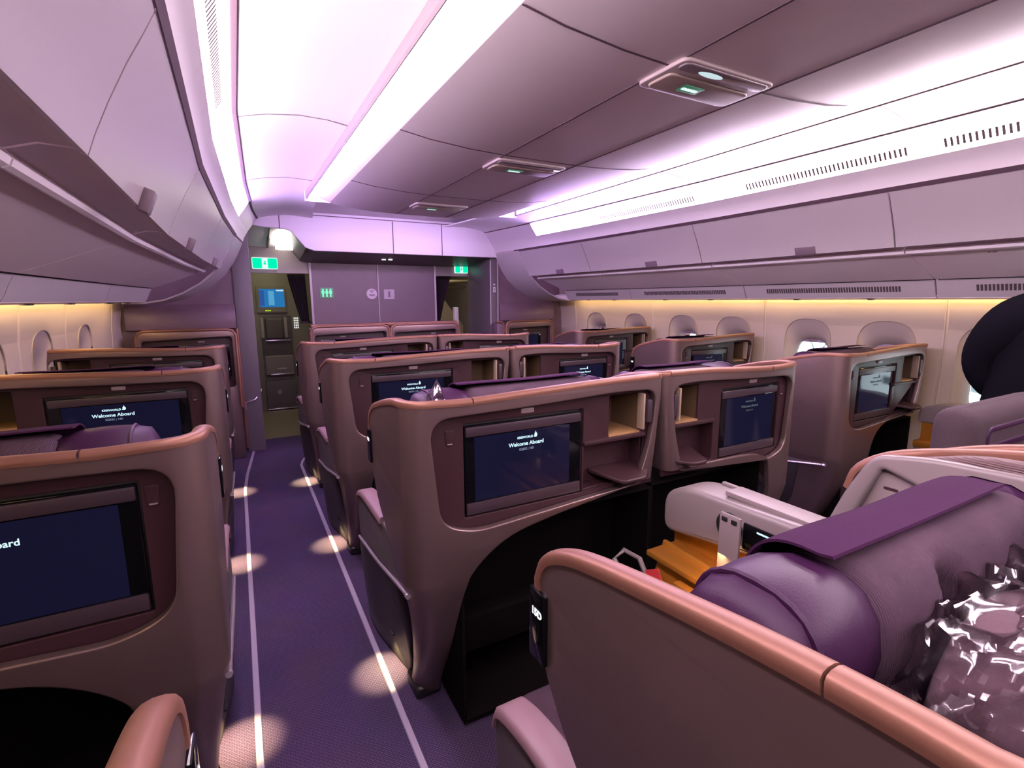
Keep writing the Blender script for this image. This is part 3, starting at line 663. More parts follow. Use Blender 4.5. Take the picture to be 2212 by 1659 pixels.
box('kick_plate', (-.17, -.085, .02), (.22, -.075, .035), M_SILVER, rt, .003)
for i in range(5):
    for j in range(3): box('keypad_button', (.245 + j * .022, -.006, 1.12 + i * .032), (.259 + j * .022, .0, 1.142 + i * .032), emis('keypad_light', (.9, .92, .9), .9), rt, .001, 1)
# exit path strips on the floor
for sgn, P in ((1, [(.415, YB), (.415, 4.85), (.44, 4.98), (.50, 5.15), (.52, 5.35)]), (-1, [(-.052, YB), (-.052, 4.40), (-.03, 4.8), (.042, 5.54)]), (2, [(2.38, YB), (2.38, 5.3)]), (3, [(2.85, YB), (2.85, 5.3)])):
    bm = bmesh.new(); w = .012
    pts = [Vector((p[0], p[1], 0)) for p in P]; rows = []
    for i, p in enumerate(pts):
        t = (pts[min(i + 1, len(pts) - 1)] - pts[max(i - 1, 0)]).normalized(); nn = Vector((-t.y, t.x, 0))
        rows.append([bm.verts.new(p + nn * w * a + Vector((0, 0, z))) for a, z in ((-1, 0), (-.8, .004), (.8, .004), (1, 0))])
    for a, b in zip(rows, rows[1:]):
        for k in range(3): bm.faces.new((a[k], a[k + 1], b[k + 1], b[k]))
    trim_struct(bm, mat('path_strip', (.30, .245, .32), .45))

# ------------------------------------------------------------------ business seats
def build_seat(kind):
    """builds one seat (shell, monitor face on its back, footwell, seat, armrest) around a root at the aisle-side rear corner, y = back face"""
    C = dict(
        D=dict(mir=1, W=1.033, pa=.077, pb=.992, sa=.206, sb=.662, wing=.45, full=True, arch='sweep'),
        N=dict(mir=1, W=1.033, pa=.077, pb=.992, sa=.206, sb=.662, wing=.62, wi=.665, full=True, arch='sweep'),
        G=dict(mir=-1, W=.89, pa=.06, pb=.835, sa=.125, sb=.51, wing=.45, full=True, arch='square'),
        K=dict(mir=1, W=.93, pa=.08, pb=.885, sa=.22, sb=.62, wing=.45, full=True, arch='wide'),
        A=dict(mir=-1, W=.96, pa=.062, pb=.92, sa=.14, sb=.63, wing=.45, full=True, arch='sweep'))[kind]
    wi = C.get('wi', .455); mir, W, pa, pb, sa, sb, wing = (C[k] for k in ('mir', 'W', 'pa', 'pb', 'sa', 'sb', 'wing'))
    root = bpy.data.objects.new('business_seat', None); COL.objects.link(root)
    r, r2, th = .07, .035, .027
    L = PI * r / 2; L2 = PI * r2 / 2; QB = L + (W - r - r2)
    def qx(x): return L + x - r
    def qw(y): return -(y - r)
    def qi(y): return QB + L2 + (y - r2)
    def path(q):
        if q < 0: return Vector((0, r - q)), Vector((-1, 0))
        if q <= L:
            a = q / r; return Vector((r - r * math.cos(a), r - r * math.sin(a))), Vector((-math.cos(a), -math.sin(a)))
        if q <= QB: return Vector((r + q - L, 0)), Vector((0, -1))
        if q <= QB + L2:
            a = (q - QB) / r2; return Vector((W - r2 + r2 * math.sin(a), r2 - r2 * math.cos(a))), Vector((math.sin(a), -math.cos(a)))
        return Vector((W, r2 + q - QB - L2)), Vector((1, 0))
    def bend(q, d, z):
        p, nn = path(q); c = p - nn * d
        t = max(0.0, (.60 - z) / .60); yo = .26 * t ** 1.5; xo = .09 * t ** .8 * max(0, min(1, (qx(.34) - q) / .10))
        s = max(0, min(1, (q - QB) / L2)) if q > QB else 0
        xi = -.035 * max(0, min(1, (1.12 - z) / .32)) if q > QB - .06 else 0
        return Vector(((c.x + xo + xi) * mir, c.y + yo, z))
    w = wing
    def wl(f): return r + (w - r) * f          # fraction along the wing
    top = [(qw(w), 1.045), (qw(wl(.975)), 1.075), (qw(wl(.92)), 1.100), (qw(wl(.80)), 1.125), (qw(wl(.55)), 1.152), (qw(wl(.25)), 1.178), (qw(r), 1.190), (qx(.12), 1.186), (qx(.22), 1.184), (qx(.45), 1.193), (qx(W * .72), 1.203), (QB, 1.206)]
    topi = [(qi(wi * .22), 1.195), (qi(wi * .55), 1.165), (qi(wi * .84), 1.115), (qi(wi * .97), 1.06), (qi(wi), 1.0)]
    topc = catmull(top, 4)[:-1] + catmull([(QB, 1.206)] + topi, 4)
    bi = [(qi(wi), .95), (qi(wi * .92), .86), (qi(wi * .66), .82), (qi(wi * .22), .805), (QB, .80)]
    if C['arch'] == 'sweep': ar = [(qx(W * .88), .792), (qx(.68), .765), (qx(.52), .745), (qx(.36), .712), (qx(.25), .650), (qx(.183), .57), (qx(.142), .46), (qx(.118), .34), (qx(.094), .2), (qx(.082), .08), (qx(.084), .012)]
    else: ar = [(qx(W * .88), .795), (qx(.45), .792), (qx(.30), .785), (qx(.225), .765), (qx(.195), .72), (qx(.178), .6), (qx(.135), .4), (qx(.10), .2), (qx(.084), .08), (qx(.084), .012)]
    if C['arch'] == 'wide': ar = [(qx(W * .88), .795), (qx(.62), .785), (qx(.48), .755), (qx(.40), .69), (qx(.36), .58), (qx(.33), .4), (qx(.31), .2), (qx(.30), .012)]
    leg = [(qw(.10), .012), (qw(.085), .2), (qw(.085), .40), (qw(.10), .53), (qw(wl(.30)), .635), (qw(wl(.55)), .715), (qw(wl(.80)), .79), (qw(wl(.95)), .885), (qw(w), .97)]
    if C['arch'] == 'wide': leg = [(qw(.34), .012), (qw(.36), .2), (qw(.38), .42), (qw(.40), .60), (qw(.42), .75), (qw(wl(.97)), .87), (qw(w), .97)]
    outer = topc + catmull(bi, 4)[1:] + catmull(ar, 4)[1:] + catmull(leg, 4)
    # monitor opening (slightly lower at the outer side, as on the seats)
    def px(f): return pa + (pb - pa) * f
    hole = round_poly([(qx(px(0)), 1.142), (qx(px(.40)), 1.150), (qx(px(.80)), 1.164), (qx(px(.998)), 1.158), (qx(px(1.0)), .97), (qx(px(.955)), .800), (qx(px(.65)), .784), (qx(px(.16)), .757), (qx(px(.035)), .80)], [.075, .01, .2, .055, .2, .05, .2, .11, .12], 7)
    bm = plate_bm(outer, [hole], th, .005, 3)
    for q in [L * k / 6 for k in range(0, 7)] + [QB + L2 * k / 4 for k in range(5)] + [qx(.3)] + [QB - .06, QB - .03, qi(.1)]: cut(bm, (q, 0, 0), (1, 0, 0))
    for z in (.08, .16, .24, .32, .40, .48, .56, .6): cut(bm, (0, z, 0), (0, 1, 0))
    for z in (.80, .88, .96, 1.04, 1.12): cut(bm, (0, z, 0), (0, 1, 0))
    for v in bm.verts: v.co = bend(v.co.x, v.co.z, v.co.y)
    bm_obj('shell', bm, M_SHELL, root, 50)
    # copper top trim in three lengths
    front = catmull([(qw(w * .975), .905), (qw(w * .99), .97), (qw(w), 1.045)], 4)[:-1]
    tp = [Vector(p) for p in front] + [Vector(p) for p in topc]
    base = [Vector(p) for p in tp]
    dense = []
    for a, b in zip(base, base[1:]):
        k = max(1, int((b - a).length / .025)); dense += [a.lerp(b, i / k) for i in range(k)]
    dense.append(base[-1])
    sec = [(.0, -.007), (-.003, -.006), (-.0035, .0), (-.003, .008), (.001, .0125), (.008, .0145), (.018, .0145), (.025, .0125), (.030, .008), (.031, .0), (.030, -.006), (.027, -.007)]
    def trim_piece(i0, i1):
        bm = bmesh.new(); rings = []
        for i in range(i0, i1 + 1):
            a = dense[max(i - 1, 0)]; b = dense[min(i + 1, len(dense) - 1)]; t = (b - a).normalized(); nn = Vector((-t.y, t.x))
            k = 1.0
            rings.append([bm.verts.new(bend(dense[i].x + nn.x * e * k, d, dense[i].y + nn.y * e * k)) for d, e in sec])
        for A, B in zip(rings, rings[1:]):
            for k in range(len(sec)): bm.faces.new((A[k], A[(k + 1) % len(sec)], B[(k + 1) % len(sec)], B[k]))
        bm.faces.new(rings[0][::-1]); bm.faces.new(rings[-1]); bm_obj('trim', bm, M_TRIM, root, 40)
    def near(q): return min(range(len(dense)), key=lambda i: abs(dense[i].x - q) + (10 if dense[i].y < 1.04 else 0))
    i1, i2 = near(qx(.22)), near(QB + .01)
    if kind == 'N': i1 = near(qw(.16))
    trim_piece(0, i1)
    def nudge(i, s):      # 2 mm joint between the lengths
        dense[i] = dense[i].lerp(dense[i + s], .10)
    nudge(i1, 1); trim_piece(i1, i2); nudge(i2, 1); trim_piece(i2, len(dense) - 1)
    # recessed plum face with a cubby opening
    c0, c1 = px(.775), px(.94)
    ho = [rect(c0, .997, c1, 1.148, .006)] 
    face_y = .030
    fo = [(px(0) - .02, .745), (pb + .02, .775), (pb + .02, 1.18), (px(0) - .02, 1.165)]
    ho.append(rect(sa - .006, .797, sb + .008, 1.113, .006))
    nich = [(px(.645), .800), (px(.94), .815), (px(.97), .90), (px(.975), .978), (px(.645), .972)]
    ho.append(round_poly(nich, .012))
    plate_xz('face_panel', fo, face_y, M_FACE, root, ho, .012, .002, mir)
    def X(x): return x * mir
    def bx(nm, a, b, m, par=root, bev=.003, seg=2):
        lo = (min(a[0] * mir, b[0] * mir), min(a[1], b[1]), min(a[2], b[2])); hi = (max(a[0] * mir, b[0] * mir), max(a[1], b[1]), max(a[2], b[2]))
        return box(nm, lo, hi, m, par, bev, seg)
    def open_box(nm, x0, x1, z0, z1, y0, y1, m, t=.006, par=root):
        bm = bmesh.new()
        for lo, hi in (((x0 - t, y0, z0 - t), (x1 + t, y1, z0)), ((x0 - t, y0, z1), (x1 + t, y1, z1 + t)), ((x0 - t, y0, z0), (x0, y1, z1)), ((x1, y0, z0), (x1 + t, y1, z1)), ((x0 - t, y1, z0 - t), (x1 + t, y1 + t, z1 + t))):
            add_box(bm, (min(lo[0] * mir, hi[0] * mir), lo[1], lo[2]), (max(lo[0] * mir, hi[0] * mir), hi[1], hi[2]))
        return bm_obj(nm, bm, m, par)
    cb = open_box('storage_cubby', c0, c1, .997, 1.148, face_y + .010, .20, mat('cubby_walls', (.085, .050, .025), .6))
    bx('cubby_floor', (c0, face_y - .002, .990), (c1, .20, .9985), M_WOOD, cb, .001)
    bx('cubby_door', (c1 - .004, -.002 + face_y - .022, 1.005), (c1 + .006, face_y + .012, 1.145), mat('cubby_door_edge', (.26, .19, .14), .4), cb, .003)
    bx('mirror', (c1 + .016, face_y - .028, 1.03), (c1 + .040, face_y - .004, 1.12), M_BEZEL, cb, .006)
    bx('shelf_edge', (px(.645), face_y - .012, .974), (px(.965), face_y + .012, .990), M_FACE, root, .005)
    open_box('side_niche', px(.645), px(.955), .806, .972, face_y + .012, .10, M_FACE)
    # tray that juts towards the aisle side of the niche
    t0, t1 = px(.72), px(.965)
    bm = plate_bm(round_poly([(t0, .10), (t1, .10), (t1 + .005, .0), (t1 - .055, -.055), (t0 + .06, -.055)], .02), (), .016, .005)
    for v in bm.verts: v.co = Vector((v.co.x * mir, v.co.y + .0, .832 + v.co.z + (v.co.y * .1)))
    bm_obj('side_tray', bm, M_FACE, root)
    # monitor
    mon = bx('monitor', (sa, .036, .805), (sb, .062, 1.103), M_GLASSBLK, root, .004)
    bx('monitor_top_band', (sa + .003, .030, 1.066), (sb - .003, .046, 1.098), M_BEZEL, mon, .004)
    bx('monitor_bottom_band', (sa + .003, .030, .803), (sb - .003, .046, .842), M_BEZEL, mon, .004)
    sw = sb - sa; d0, d1 = sa + .075 * sw, sb - .11 * sw
    if mir < 0: d0, d1 = sa + .075 * sw, sb - .09 * sw
    dsp = bx('monitor_display', (d0, .0345, .846), (d1, .040, 1.062), M_DISP, mon, .0)
    bx('slot_rim', (sa - .012, .046, .796), (sb + .012, .058, 1.114), M_BLACK, mon, .002)
    # reading lamp, stow latch
    cx = (sa + sb) / 2
    bx('reading_lamp', (cx - .025, face_y - .006, 1.124), (cx + .025, face_y + .004, 1.141), M_GREYLIGHT, root, .003)
    ix = (pa + sa) / 2 + .01
    if sa - pa > .06:
        la = plate_xz('handset_latch', round_poly([(ix - .014, 1.098), (ix + .016, 1.098), (ix + .012, 1.048), (ix - .010, 1.048)], .006), face_y - .003, M_FACE, root, th=.006, bev=.002, mir=mir)
        bx('finger_pull', (ix - .007, face_y - .0045, 1.052), (ix + .009, face_y - .002, 1.056), M_GREYLIGHT, la, .001)
    # footwell behind the arch
    open_box('footwell', .20, W - .012, .03, .735, .05, .275, M_DARK, .01)
    bx('foot_cushion', (.24, .17, .18), (W - .05, .27, .34), M_DARK, root, .03, 3)
    bx('face_backing', (.05, .055, .775), (W - .05, .12, 1.165), M_BLACK, root, .004) if False else None
    # base skirt, armrest with lip, foot cap, courtesy lamp
    bm = plate_bm([(.40, .0), (.86, .0), (.86, .40), (.70, .445), (.45, .50), (.20, .545), (.25, .30), (.33, .12)], (), .05, .010)
    for z in (.05, .1, .16, .22, .28, .34, .4, .46): cut(bm, (0, z, 0), (0, 1, 0))
    for y in (.45, .52, .6, .68, .74): cut(bm, (y, 0, 0), (1, 0, 0))
    for v in bm.verts:
        z = v.co.y; f0 = .045 + .18 * max(0, .72 - v.co.x); dx = .012 + (f0 - .012) * max(0, 1 - z / .5) ** 1.3
        v.co = Vector(((dx + v.co.z) * mir, v.co.x, z))
    bm_obj('base_skirt', bm, M_SKIRT, root)
    bm = plate_bm(round_poly([(.10, .565), (.45, .50), (.80, .455), (.815, .60), (.80, .655), (.70, .682), (.40, .690), (.25, .685)], [.01, .05, .03, .06, .05, .03, .05, .03]), (), .05, .01)
    for v in bm.verts: v.co = Vector(((.010 + v.co.z) * mir, v.co.x, v.co.y))
    ar_ = bm_obj('armrest', bm, M_SIDE, root)
    bm = bmesh.new(); P = [(.38, .690), (.60, .688), (.70, .682), (.785, .658), (.808, .615)]
    rows = []
    for y, z in catmull(P, 5): rows.append([bm.verts.new((X(a), y + c * .2, z + b)) for a, b, c in ((.002, -.010, 0), (.002, .004, 0), (.010, .012, .02), (.065, .012, .02), (.073, .004, 0), (.073, -.010, 0))])
    for a, b in zip(rows, rows[1:]):
        for k in range(6): bm.faces.new((a[k], a[(k + 1) % 6], b[(k + 1) % 6], b[k]))
    bm.faces.new(rows[0][::-1]); bm.faces.new(rows[-1]); bm_obj('armrest_pad', bm, M_PAD, ar_, 50)
    bm = bmesh.new(); P = catmull([(.795, .452), (.62, .474), (.45, .497), (.25, .535), (.10, .562), (.045, .570)], 5)
    add_tube(bm, [(X(.006), p.x, p.y) for p in P], [.007] * (len(P) - 3) + [.008, .010, .009], 8); bm_obj('armrest_lip', bm, M_SILVER, ar_)
    fy = .26
    bx('foot_cap', (.078, fy - .014, .0), (.180, fy + .12, .055), M_BLACK, root, .022, 3)
    lamp = bx('courtesy_lamp', (.050, .46, .150), (.075, .50, .158), M_BLACK, root, .002)
    # the seat itself
    s0, s1 = .16, W - .17
    bx('seat_cushion', (s0, .42, .30), (s1, 1.02, .46), M_FABRIC, root, .05, 4)
    bx('seat_pedestal', (s0 + .04, .46, .0), (s1 - .04, .95, .30), M_BLACK, root, .02)
    bm = bmesh.new(); add_box(bm, (X(s0) if mir > 0 else X(s1), .30, .44), (X(s1) if mir > 0 else X(s0), .42, .99), .05, 4)
    for v in bm.verts: v.co.y -= (v.co.z - .44) * .10
    bm_obj('backrest', bm, M_FABRIC, root)
    hy, hz = .30, 1.075
    if kind == 'N': hy, hz = .345, 1.028
    hr = bmesh.new()
    def lobe(bm, x0, x1, yc, zc, ry, rz, n=14, cap=.05):
        xs = [x0, x0 + cap * .25, x0 + cap, (x0 + x1) / 2, x1 - cap, x1 - cap * .25, x1]; sc = [.62, .90, 1, 1.02, 1, .90, .62]; rings = []
        for x, s in zip(xs, sc):
            rings.append([bm.verts.new((X(x), yc + ry * s * math.copysign(abs(math.cos(a)) ** .8, math.cos(a)), zc + rz * s * math.copysign(abs(math.sin(a)) ** .8, math.sin(a)))) for a in [2 * PI * k / n for k in range(n)]])
        for A, B in zip(rings, rings[1:]):
            for k in range(n): bm.faces.new((A[k], A[(k + 1) % n], B[(k + 1) % n], B[k]))
        bm.faces.new(rings[0][::-1]); bm.faces.new(rings[-1])
    e0, e1 = .125, min(W - .12, .92); ea = e0 + .215
    mid = e0 + (e1 - e0) * .47
    xs = [ea - .02 + (e1 - ea) * k / 40 for k in range(41)]; rings = []; nA = 28
    for x in xs:
        e = min(x - xs[0], xs[-1] - x); sc_ = .86 + .14 * min(1, e / .03) ** .5; g = math.exp(-((x - mid - .02) / .030) ** 2); row = []
        for k in range(nA):
            a = 2 * PI * k / nA; ca, sa_ = math.cos(a), math.sin(a); f = 1.0
            if ca < .2 and sa_ < .85: f = 1 - .62 * g * min(1, (.85 - sa_) * 2.2) * min(1, (.2 - ca) * 2)
            row.append(hr.verts.new((X(x), hy + .095 * sc_ * f * math.copysign(abs(ca) ** .8, ca), hz + .105 * sc_ * (f if sa_ > 0 else 1) * math.copysign(abs(sa_) ** .8, sa_))))
        rings.append(row)
    for A, B in zip(rings, rings[1:]):
        for k in range(nA): hr.faces.new((A[k], A[(k + 1) % nA], B[(k + 1) % nA], B[k]))
    hr.faces.new(rings[0][::-1]); hr.faces.new(rings[-1])
    h = bm_obj('headrest', hr, M_FABRIC, root, 70)
    bm = bmesh.new(); lobe(bm, e0, ea, hy + .01, hz - .004, .10, .108, cap=.06); hw_ = bm_obj('headrest_wing', bm, M_PURPLE, h, 70)
    bm = bmesh.new(); add_tube(bm, [(X(e0 + .050), hy + .01 + .0985 * math.copysign(abs(math.cos(a)) ** .8, math.cos(a)), hz - .004 + .1065 * math.copysign(abs(math.sin(a)) ** .8, math.sin(a))) for a in [2 * PI * k / 28 for k in range(28)]], .005, 6, True); bm_obj('piping', bm, M_PURPLE, h)
    bm = bmesh.new(); lobe(bm, e1 - .03, e1 + .07, hy + .02, hz - .004, .10, .105, cap=.05); bm_obj('headrest_wing', bm, M_PURPLE, h, 70)
    bm = bmesh.new(); rows = []                  # cloth head cover laid over the top
    def se(f, a, R_): return R_ * math.copysign(abs(f(a)) ** .8, f(a))
    for a in [PI * (.58 - .60 * k / 12) for k in range(13)]:
        rows.append([bm.verts.new((X(ea - .05 + (e1 - ea - .01) * t), hy + .010 + se(math.cos, a, .104 + .002 * math.sin(9 * t)), hz + .002 + se(math.sin, a, .1125 + .0015 * math.sin(7 * t + 1) + (.006 if a > PI * .53 else 0)))) for t in [k / 14 for k in range(15)]])
    for a, b in zip(rows, rows[1:]):
        for k in range(14): bm.faces.new((a[k], a[k + 1], b[k + 1], b[k]))
    rr = bmesh.ops.extrude_face_region(bm, geom=bm.faces[:]); bmesh.ops.translate(bm, vec=(0, .002, .004), verts=[g for g in rr['geom'] if isinstance(g, bmesh.types.BMVert)])
    bm_obj('head_cover', bm, M_FLAP, h, 60)
    # small lit seat number window in the front edge of the wing
    pz = 1.02
    nb = bx('seat_number_plate', (-.0072, w - .030, .905), (.020, w + .0165, 1.030), M_GLASSBLK, root, .003)
    return root, C
def screen_text(root, C, seat, bright=True):
    mir, sa, sb = C['mir'], C['sa'], C['sb']; cx = (sa + sb) / 2 * mir - (.03 if C['W'] == .96 else 0)
    T1, T2 = (M_TEXT, M_TEXT2) if bright else (M_TEXTDIM, M_TEXTDIM)
    mon = [k for k in kids(root) if k.name.split('.')[0] == 'monitor'][0]
    k = (sb - sa) / .456 * .66
    def put(nm, txt, size, z, m, dx=0, bold=0.0):
        bm = text_bm(txt, size, bold)
        bmesh.ops.transform(bm, matrix=Matrix.Translation((cx + dx, .0335, z)) @ Matrix.Rotation(PI / 2, 4, 'X'), verts=bm.verts)
        bm_obj(nm, bm, m, mon)
    bm = text_bm('K', .021 * k, .0004); x = 0
    put('brand_lettering', 'KRISWORLD', .0165 * k, 1.0385, T1, -.005, .0002)
    bm = plate_bm([(-.008, -.009), (.006, -.009), (.010, -.001), (.008, .006), (.003, .010), (.001, .017), (-.002, .010), (-.007, .004), (-.006, -.002), (-.010, -.004)], (), .0008, .0002)
    for v in bm.verts: v.co = Vector((v.co.x * k + cx + .054 * k, .0325 + v.co.z, 1.0425 + v.co.y * .8))
    bm_obj('bird_logo', bm, T1, mon)
    put('welcome_lettering', 'Welcome Aboard', .0285 * k, 1.0165, T1, 0, .0003)
    put('flight_lettering', 'SQ352 | ' + seat, .0165 * k, .9975, T2, 0)
    put('maker_lettering', 'Panasonic', .009 * k, .822, M_GREYLIGHT, 0) if False else None
def seat_number(root, C, txt):
    pl = [k for k in kids(root) if k.name.split('.')[0] == 'seat_number_plate'][0]
    bm = text_bm(txt, .018, .0006)
    M = Matrix.Translation((-.0080 * C['mir'], C['wing'] - .008, .992)) @ Matrix.Rotation(-PI / 2 * C['mir'], 4, 'Z') @ Matrix.Rotation(PI / 2, 4, 'X')
    bmesh.ops.transform(bm, matrix=M, verts=bm.verts)
    bm_obj('seat_number', bm, emis('seat_number_light', (.95, .97, 1.0), 1.1), pl)
PLACES = dict(
    D=[(.40, 1.40, '15D', 'largest seat back in the middle with the clear 15D welcome screen'), (.40, 2.65, '14D', 'centre seat back with the 14D welcome screen, directly ahead of the largest one'), (.40, 3.90, '12D', 'left centre seat back two rows ahead of the largest, only its top showing')],
    G=[(2.34, 1.42, '15G', 'seat back right of the largest one, dim screen and open cubby on its left'), (2.34, 2.68, '14G', 'right centre seat back with a small lit welcome screen, ahead of the dim one'), (2.34, 3.93, '12G', 'right centre seat back two rows ahead, near the forward wall')],
    K=[(2.84, 1.50, '15K', 'nearest window seat on the right, purple side and a screen mirroring a bright window'), (2.84, 2.70, '14K', 'right window seat one row ahead, pink rounded wing and pale reflecting screen'), (2.84, 3.90, '12K', 'right window seat two rows ahead, violet wing, farthest of the right window seats')],
    A=[(-.085, 1.29, '15A', 'nearest left seat back, dark screen cut by the left picture edge'), (-.085, 2.65, '14A', 'left seat back with the lit 14A welcome screen'), (-.085, 3.90, '12A', 'farthest left seat back, copper top in front of the left cream wall')])
SEATS = {}
for kind, spots in PLACES.items():
    proto, C = build_seat(kind)
    for i, (ax, y0, seat, lab) in enumerate(spots):
        o = proto if i == 0 else copy_tree(proto)
        o.location = (ax, y0, 0); tag(o, lab, 'seat', 'business seats in rows'); SEATS[kind, i] = (o, C, seat)
near15, CN = build_seat('N'); near15.location = (.40, .03, 0); tag(near15, 'nearest seat at lower right, lit 15D number, dark side panel and copper edge', 'seat', 'business seats in rows')
near15g = copy_tree(SEATS['G', 0][0], None, ('headrest',)); near15g.location = (2.34, .17, 0); tag(near15g, 'mauve seat at the right edge, its square headrest in front of the person in black', 'seat', 'business seats in rows')
near15a = copy_tree(SEATS['A', 0][0]); near15a.location = (-.085, .13, 0); tag(near15a, 'pink wing tip of the seat in the bottom left corner', 'seat', 'business seats in rows')
for (kind, i), (o, C, seat) in SEATS.items():
    screen_text(o, C, seat, kind in 'DA' or seat == '14G'); seat_number(o, C, {'15': '14', '14': '12', '12': '11'}[seat[:2]] + seat[2])
bm = bmesh.new(); add_box(bm, (-.69, .37, .97), (-.12, .47, 1.205), .055, 5); hh = bm_obj('headrest', bm, mat('grey_mauve_fabric', (0.050, 0.033, 0.040), 0.85, spec=0.12, bump=('noise', 160, 0.3)), near15g, 60)
pl = plate_xz('headrest_handle', rect(-.60, 1.085, -.30, 1.155, .03), .366, M_PURPLE, hh, holes=[rect(-.585, 1.105, -.315, 1.140, .016)], th=.012, bev=.004)
seat_number(near15, CN, '15D'); seat_number(near15g, SEATS['G', 0][1], '15G'); seat_number(near15a, SEATS['A', 0][1], '15A')
# courtesy floor lamps shine down beside every seat foot
def floor_spot(x, y, aim, e=12.0):
    ld = bpy.data.lights.new('courtesy_spot', 'SPOT'); ld.energy = e; ld.color = (1.0, .80, .32); ld.spot_size = math.radians(88); ld.spot_blend = .5; ld.shadow_soft_size = .01
    lo = bpy.data.objects.new('courtesy_spot', ld); COL.objects.link(lo); lo.location = (x, y, .14)
    d = Vector((aim, -.01, -.15)); lo.rotation_euler = d.to_track_quat('-Z', 'Y').to_euler()
for y0 in (1.40, 2.65, 3.90): floor_spot(.436, y0 + .48, -.02)
for y0 in (1.29, 2.65, 3.90): floor_spot(-.121, y0 + .48, .02)

# bulkhead monitor consoles for the first row
def bulk_unit(x0, x1, side, label):
    root = thing('bulkhead_monitor_console', label, 'monitor console', ((x0 + x1) / 2, 5.46, 0), 'bulkhead monitor consoles'); hw = (x1 - x0) / 2
    plate_xz('frame', round_poly([(-hw, .0), (hw, .0), (hw, 1.235), (-hw, 1.235)], [0, 0, .05, .05]), -.10, M_SHELL, root, holes=[round_poly([(-hw + .035, .70), (hw - .035, .70), (hw - .035, 1.172), (-hw + .035, 1.150)], .03)], th=.10, bev=.01)
    bm = bmesh.new(); P = [(-hw, .5), (-hw, 1.19), (-hw + .02, 1.225), (-hw + .06, 1.24), (0, 1.243), (hw - .06, 1.24), (hw - .02, 1.225), (hw, 1.19), (hw, .5)]
    add_tube(bm, [(x, -.095, z) for x, z in P], .014, 8); bm_obj('trim', bm, M_TRIM, root, 60)
    plate_xz('face_panel', rect(-hw + .02, .68, hw - .02, 1.19), -.045, M_FACE, root, th=.01)
    m0 = -.30 if side < 0 else -.12; m0 = max(-hw + .07, m0); m1 = m0 + min(.44, 2 * hw - .2)
    mon = box('monitor', (m0, -.055, .80), (m1, -.045, 1.105), M_GLASSBLK, root, .003)
    box('monitor_top_band', (m0 + .004, -.059, 1.07), (m1 - .004, -.054, 1.10), M_BEZEL, mon, .002)
    box('monitor_display', (m0 + .03, -.0565, .85), (m1 - .04, -.0545, 1.065), M_DISP, mon, 0)
    c = (m0 + m1) / 2; box('reading_lamp', (c - .028, -.051, 1.124), (c + .028, -.044, 1.138), M_GREYLIGHT, root, .003)
bulk_unit(.64, 1.425, -1, 'monitor console on the forward wall, left of the centre pair')
bulk_unit(1.445, 2.225, 1, 'monitor console on the forward wall, right of the centre pair')
bulk_unit(-.78, -.02, 1, 'monitor console on the left bulkhead ahead of the left seats')
bulk_unit(2.84, 3.50, -1, 'monitor console on the right bulkhead ahead of the window seats')
bm = bmesh.new(); add_box(bm, (2.735, 5.40, 0), (2.83, 5.55, 1.22), .01); trim_struct(bm, M_BULK)
bm = bmesh.new(); add_tube(bm, catmull([(2.72, 5.40, 1.232), (2.79, 5.40, 1.232), (2.825, 5.40, 1.20), (2.833, 5.40, 1.10)], 5), .012, 8); trim_struct(bm, M_TRIM)

